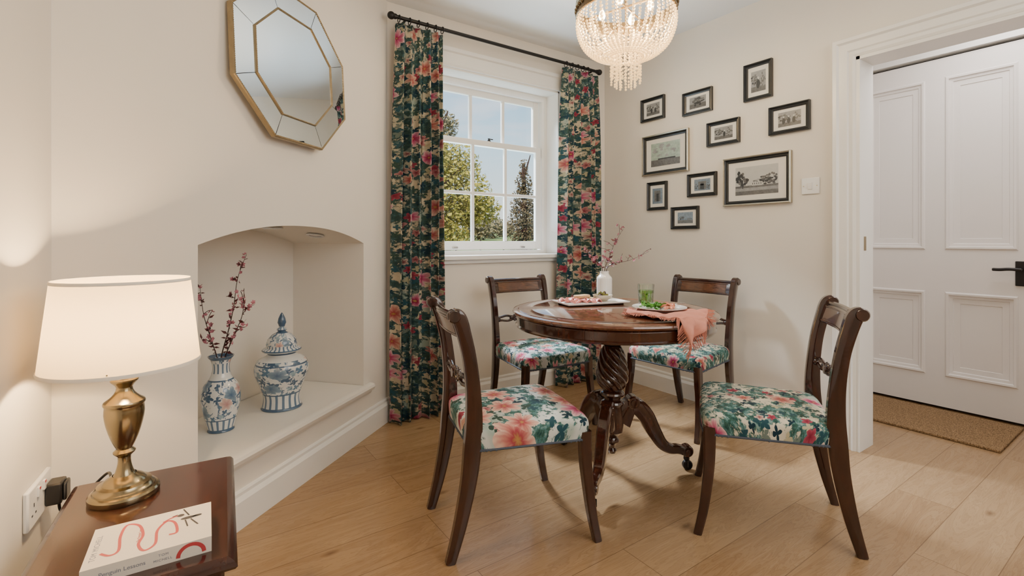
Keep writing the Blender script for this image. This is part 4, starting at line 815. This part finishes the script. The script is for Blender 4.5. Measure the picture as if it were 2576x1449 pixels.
def tree(name,label,px,Y,blobs,n,size,mat,trunk,group=None,seed=1):
    d=ray(px,605); b=EYE+d*(Y/d.y); t=thing(name,label,'tree',(b.x,b.y,ground(b.y)),0,group); r2=random.Random(seed); w=MB()
    for (ox,oy,oz,rx,rz),nn in blobs:
        for k in range(int(n*nn)):
            a=r2.uniform(0,2*PI); u=r2.uniform(-1,1); q=r2.random()**.4; s=math.sqrt(1-u*u)*q; p=V((ox+rx*s*cos(a),oy+rx*s*sin(a),oz+rz*u*q)); dd=V((r2.uniform(-1,1),r2.uniform(-1,1),r2.uniform(-1,1))).normalized(); e=dd.orthogonal().normalized(); l=size*r2.uniform(.6,1.3)
            w.quad(p-dd*l*.5,p+e*l*.32,p+dd*l*.5,p-e*l*.32)
    w.build('foliage',mat,t,smooth=0)
    w=MB(); w.tube(cat([(0,0,0),(.05,0,trunk[1]*.5),(0,.05,trunk[1])],4),[trunk[0]*(1-.07*i) for i in range(9)],8)
    for k in range(5): a=k*1.3; w.tube([(0,0,trunk[1]*(.45+.1*k)),(trunk[2]*cos(a),trunk[2]*sin(a),trunk[1]*(.6+.12*k))],[trunk[0]*.4,trunk[0]*.12],6)
    w.build('trunk',M['bark'],t)
tree('leafy_tree','yellow green leafy tree filling the lower left window panes',1090,13,[((.2,0,2.7,1.6,1.2),.9),((1.25,0,2.35,.95,.6),.45),((.5,0,3.6,1.0,.75),.4),((.1,-.3,1.5,1.0,.5),.3)],5000,.13,M['lf1'],(.14,3.2,1.0),seed=2)
tree('pine_tree','dark pine bough rising at the left of the upper sash',1095,20,[((.2,0,6.3,.9,.8),.8),((.1,0,5.0,.6,.6),.5)],1200,.2,M['lf3'],(.2,6.4,.7),seed=3)
tree('conifer_tree','tall brown green conifer in the right hand window panes',1318,22,[((0,0,.8,1.0,.9),.6),((0,0,2.1,1.0,1.1),.6),((0,0,3.2,.8,.9),.4),((0,0,4.2,.5,.8),.2),((0,0,5.0,.3,.7),.08)],2400,.16,M['lf2'],(.2,5.4,.4),seed=4)
for i,(px,Y,r_,lab) in enumerate(((1205,55,2.0,'distant rounded tree behind the leafy tree'),(1238,62,2.3,'distant rounded tree in the gap left of the conifer'),(1270,70,1.8,'distant low tree behind the conifer'),(1340,58,2.6,'distant tree right of the conifer'))):
    tree('distant_tree',lab,px,Y,[((0,0,r_*.75,r_,r_*.75),1)],900,.5,M['lf3'],(.2,r_,.6),'distant trees',seed=10+i)
fp=thing('field_fence','low post and rail fence across the meadow','fence',(14,30,ground(30)))
for z in(.35,.65): MB().b2((-12,-.03,z),(14,.03,z+.07)).build('rail',M['bark'],fp,smooth=0)
for k in range(14): MB().b2((-12+2*k-.05,-.06,0),(-12+2*k+.05,.02,.8)).build('post',M['bark'],fp,smooth=0)
# ------------------------------------------------------------------ light
wd=bpy.data.worlds.new('World'); scene.world=wd; wd.use_nodes=True; t=wd.node_tree; t.nodes.clear()
tc=t.nodes.new('ShaderNodeTexCoord'); sx=t.nodes.new('ShaderNodeSeparateXYZ'); t.links.new(tc.outputs['Generated'],sx.inputs[0])
rp=t.nodes.new('ShaderNodeValToRGB'); e=rp.color_ramp.elements; e[0].position=0; e[0].color=(.84,.84,.76,1); e[1].position=.42; e[1].color=(.16,.40,.72,1); q=e.new(.18); q.color=(.54,.75,.87,1)
t.links.new(sx.outputs[2],rp.inputs[0])
nz=t.nodes.new('ShaderNodeTexNoise'); nz.inputs['Scale'].default_value=5; nz.inputs['Detail'].default_value=5
mp=t.nodes.new('ShaderNodeMapping'); mp.inputs['Scale'].default_value=(1,1,4); t.links.new(tc.outputs['Generated'],mp.inputs[0]); t.links.new(mp.outputs[0],nz.inputs[0])
r2_=t.nodes.new('ShaderNodeValToRGB'); r2_.color_ramp.elements[0].position=.5; r2_.color_ramp.elements[0].color=(0,0,0,1); r2_.color_ramp.elements[1].position=.75; r2_.color_ramp.elements[1].color=(.7,.7,.7,1); t.links.new(nz.outputs[0],r2_.inputs[0])
mx=t.nodes.new('ShaderNodeMix'); mx.data_type='RGBA'; t.links.new(r2_.outputs[0],mx.inputs[0]); t.links.new(rp.outputs[0],mx.inputs[6]); mx.inputs[7].default_value=(.85,.87,.88,1)
bg=t.nodes.new('ShaderNodeBackground'); bg.inputs[1].default_value=1.7; t.links.new(mx.outputs[2],bg.inputs[0]); wo=t.nodes.new('ShaderNodeOutputWorld'); t.links.new(bg.outputs[0],wo.inputs[0])
def light(name,ty,loc,en,col,aim=None,**k):
    l=bpy.data.lights.new(name,ty); l.energy=en; l.color=col
    for a,b in k.items(): setattr(l,a,b)
    o=bpy.data.objects.new(name,l); COL.objects.link(o); o.location=loc
    if aim is not None: o.rotation_euler=(V(aim)-V(loc)).to_track_quat('-Z','Y').to_euler()
    return o
light('sun','SUN',(0,0,10),5.5,(1,.90,.74),(.55,.55,9.35-.0),angle=.01)
light('window_daylight','AREA',(1.55,4.6,3.42),540,(.88,.94,1),(1.7,1.3,.5),shape='RECTANGLE',size=.8,size_y=.4)
light('ground_bounce','AREA',(1.8,3.75,.45),110,(.62,.82,1),(1.8,1.0,2.45),shape='RECTANGLE',size=2.0,size_y=.6)
light('room_fill','AREA',(1.6,-1.1,1.9),29,(1,.97,.92),(1.5,2,1.1),shape='RECTANGLE',size=2.2,size_y=1.2)
light('ceiling_fill','AREA',(1.3,-.5,2.38),13,(1,.96,.89),(1.3,-.5,0),shape='RECTANGLE',size=1.6,size_y=1.0)
light('lobby_light','AREA',(3.3,.6,2.4),16,(1,.94,.90),(3.4,.6,0),shape='RECTANGLE',size=.6,size_y=.8)
light('lamp_bulb','POINT',lp_+V((0,0,.385)),50,(1,.68,.36),shadow_soft_size=.03)
for k in range(3): a=2*PI*k/3; light('chandelier_bulb','POINT',V((cc.x+.11*cos(a),cc.y+.11*sin(a),2.04)),11,(1,.78,.48),shadow_soft_size=.04)
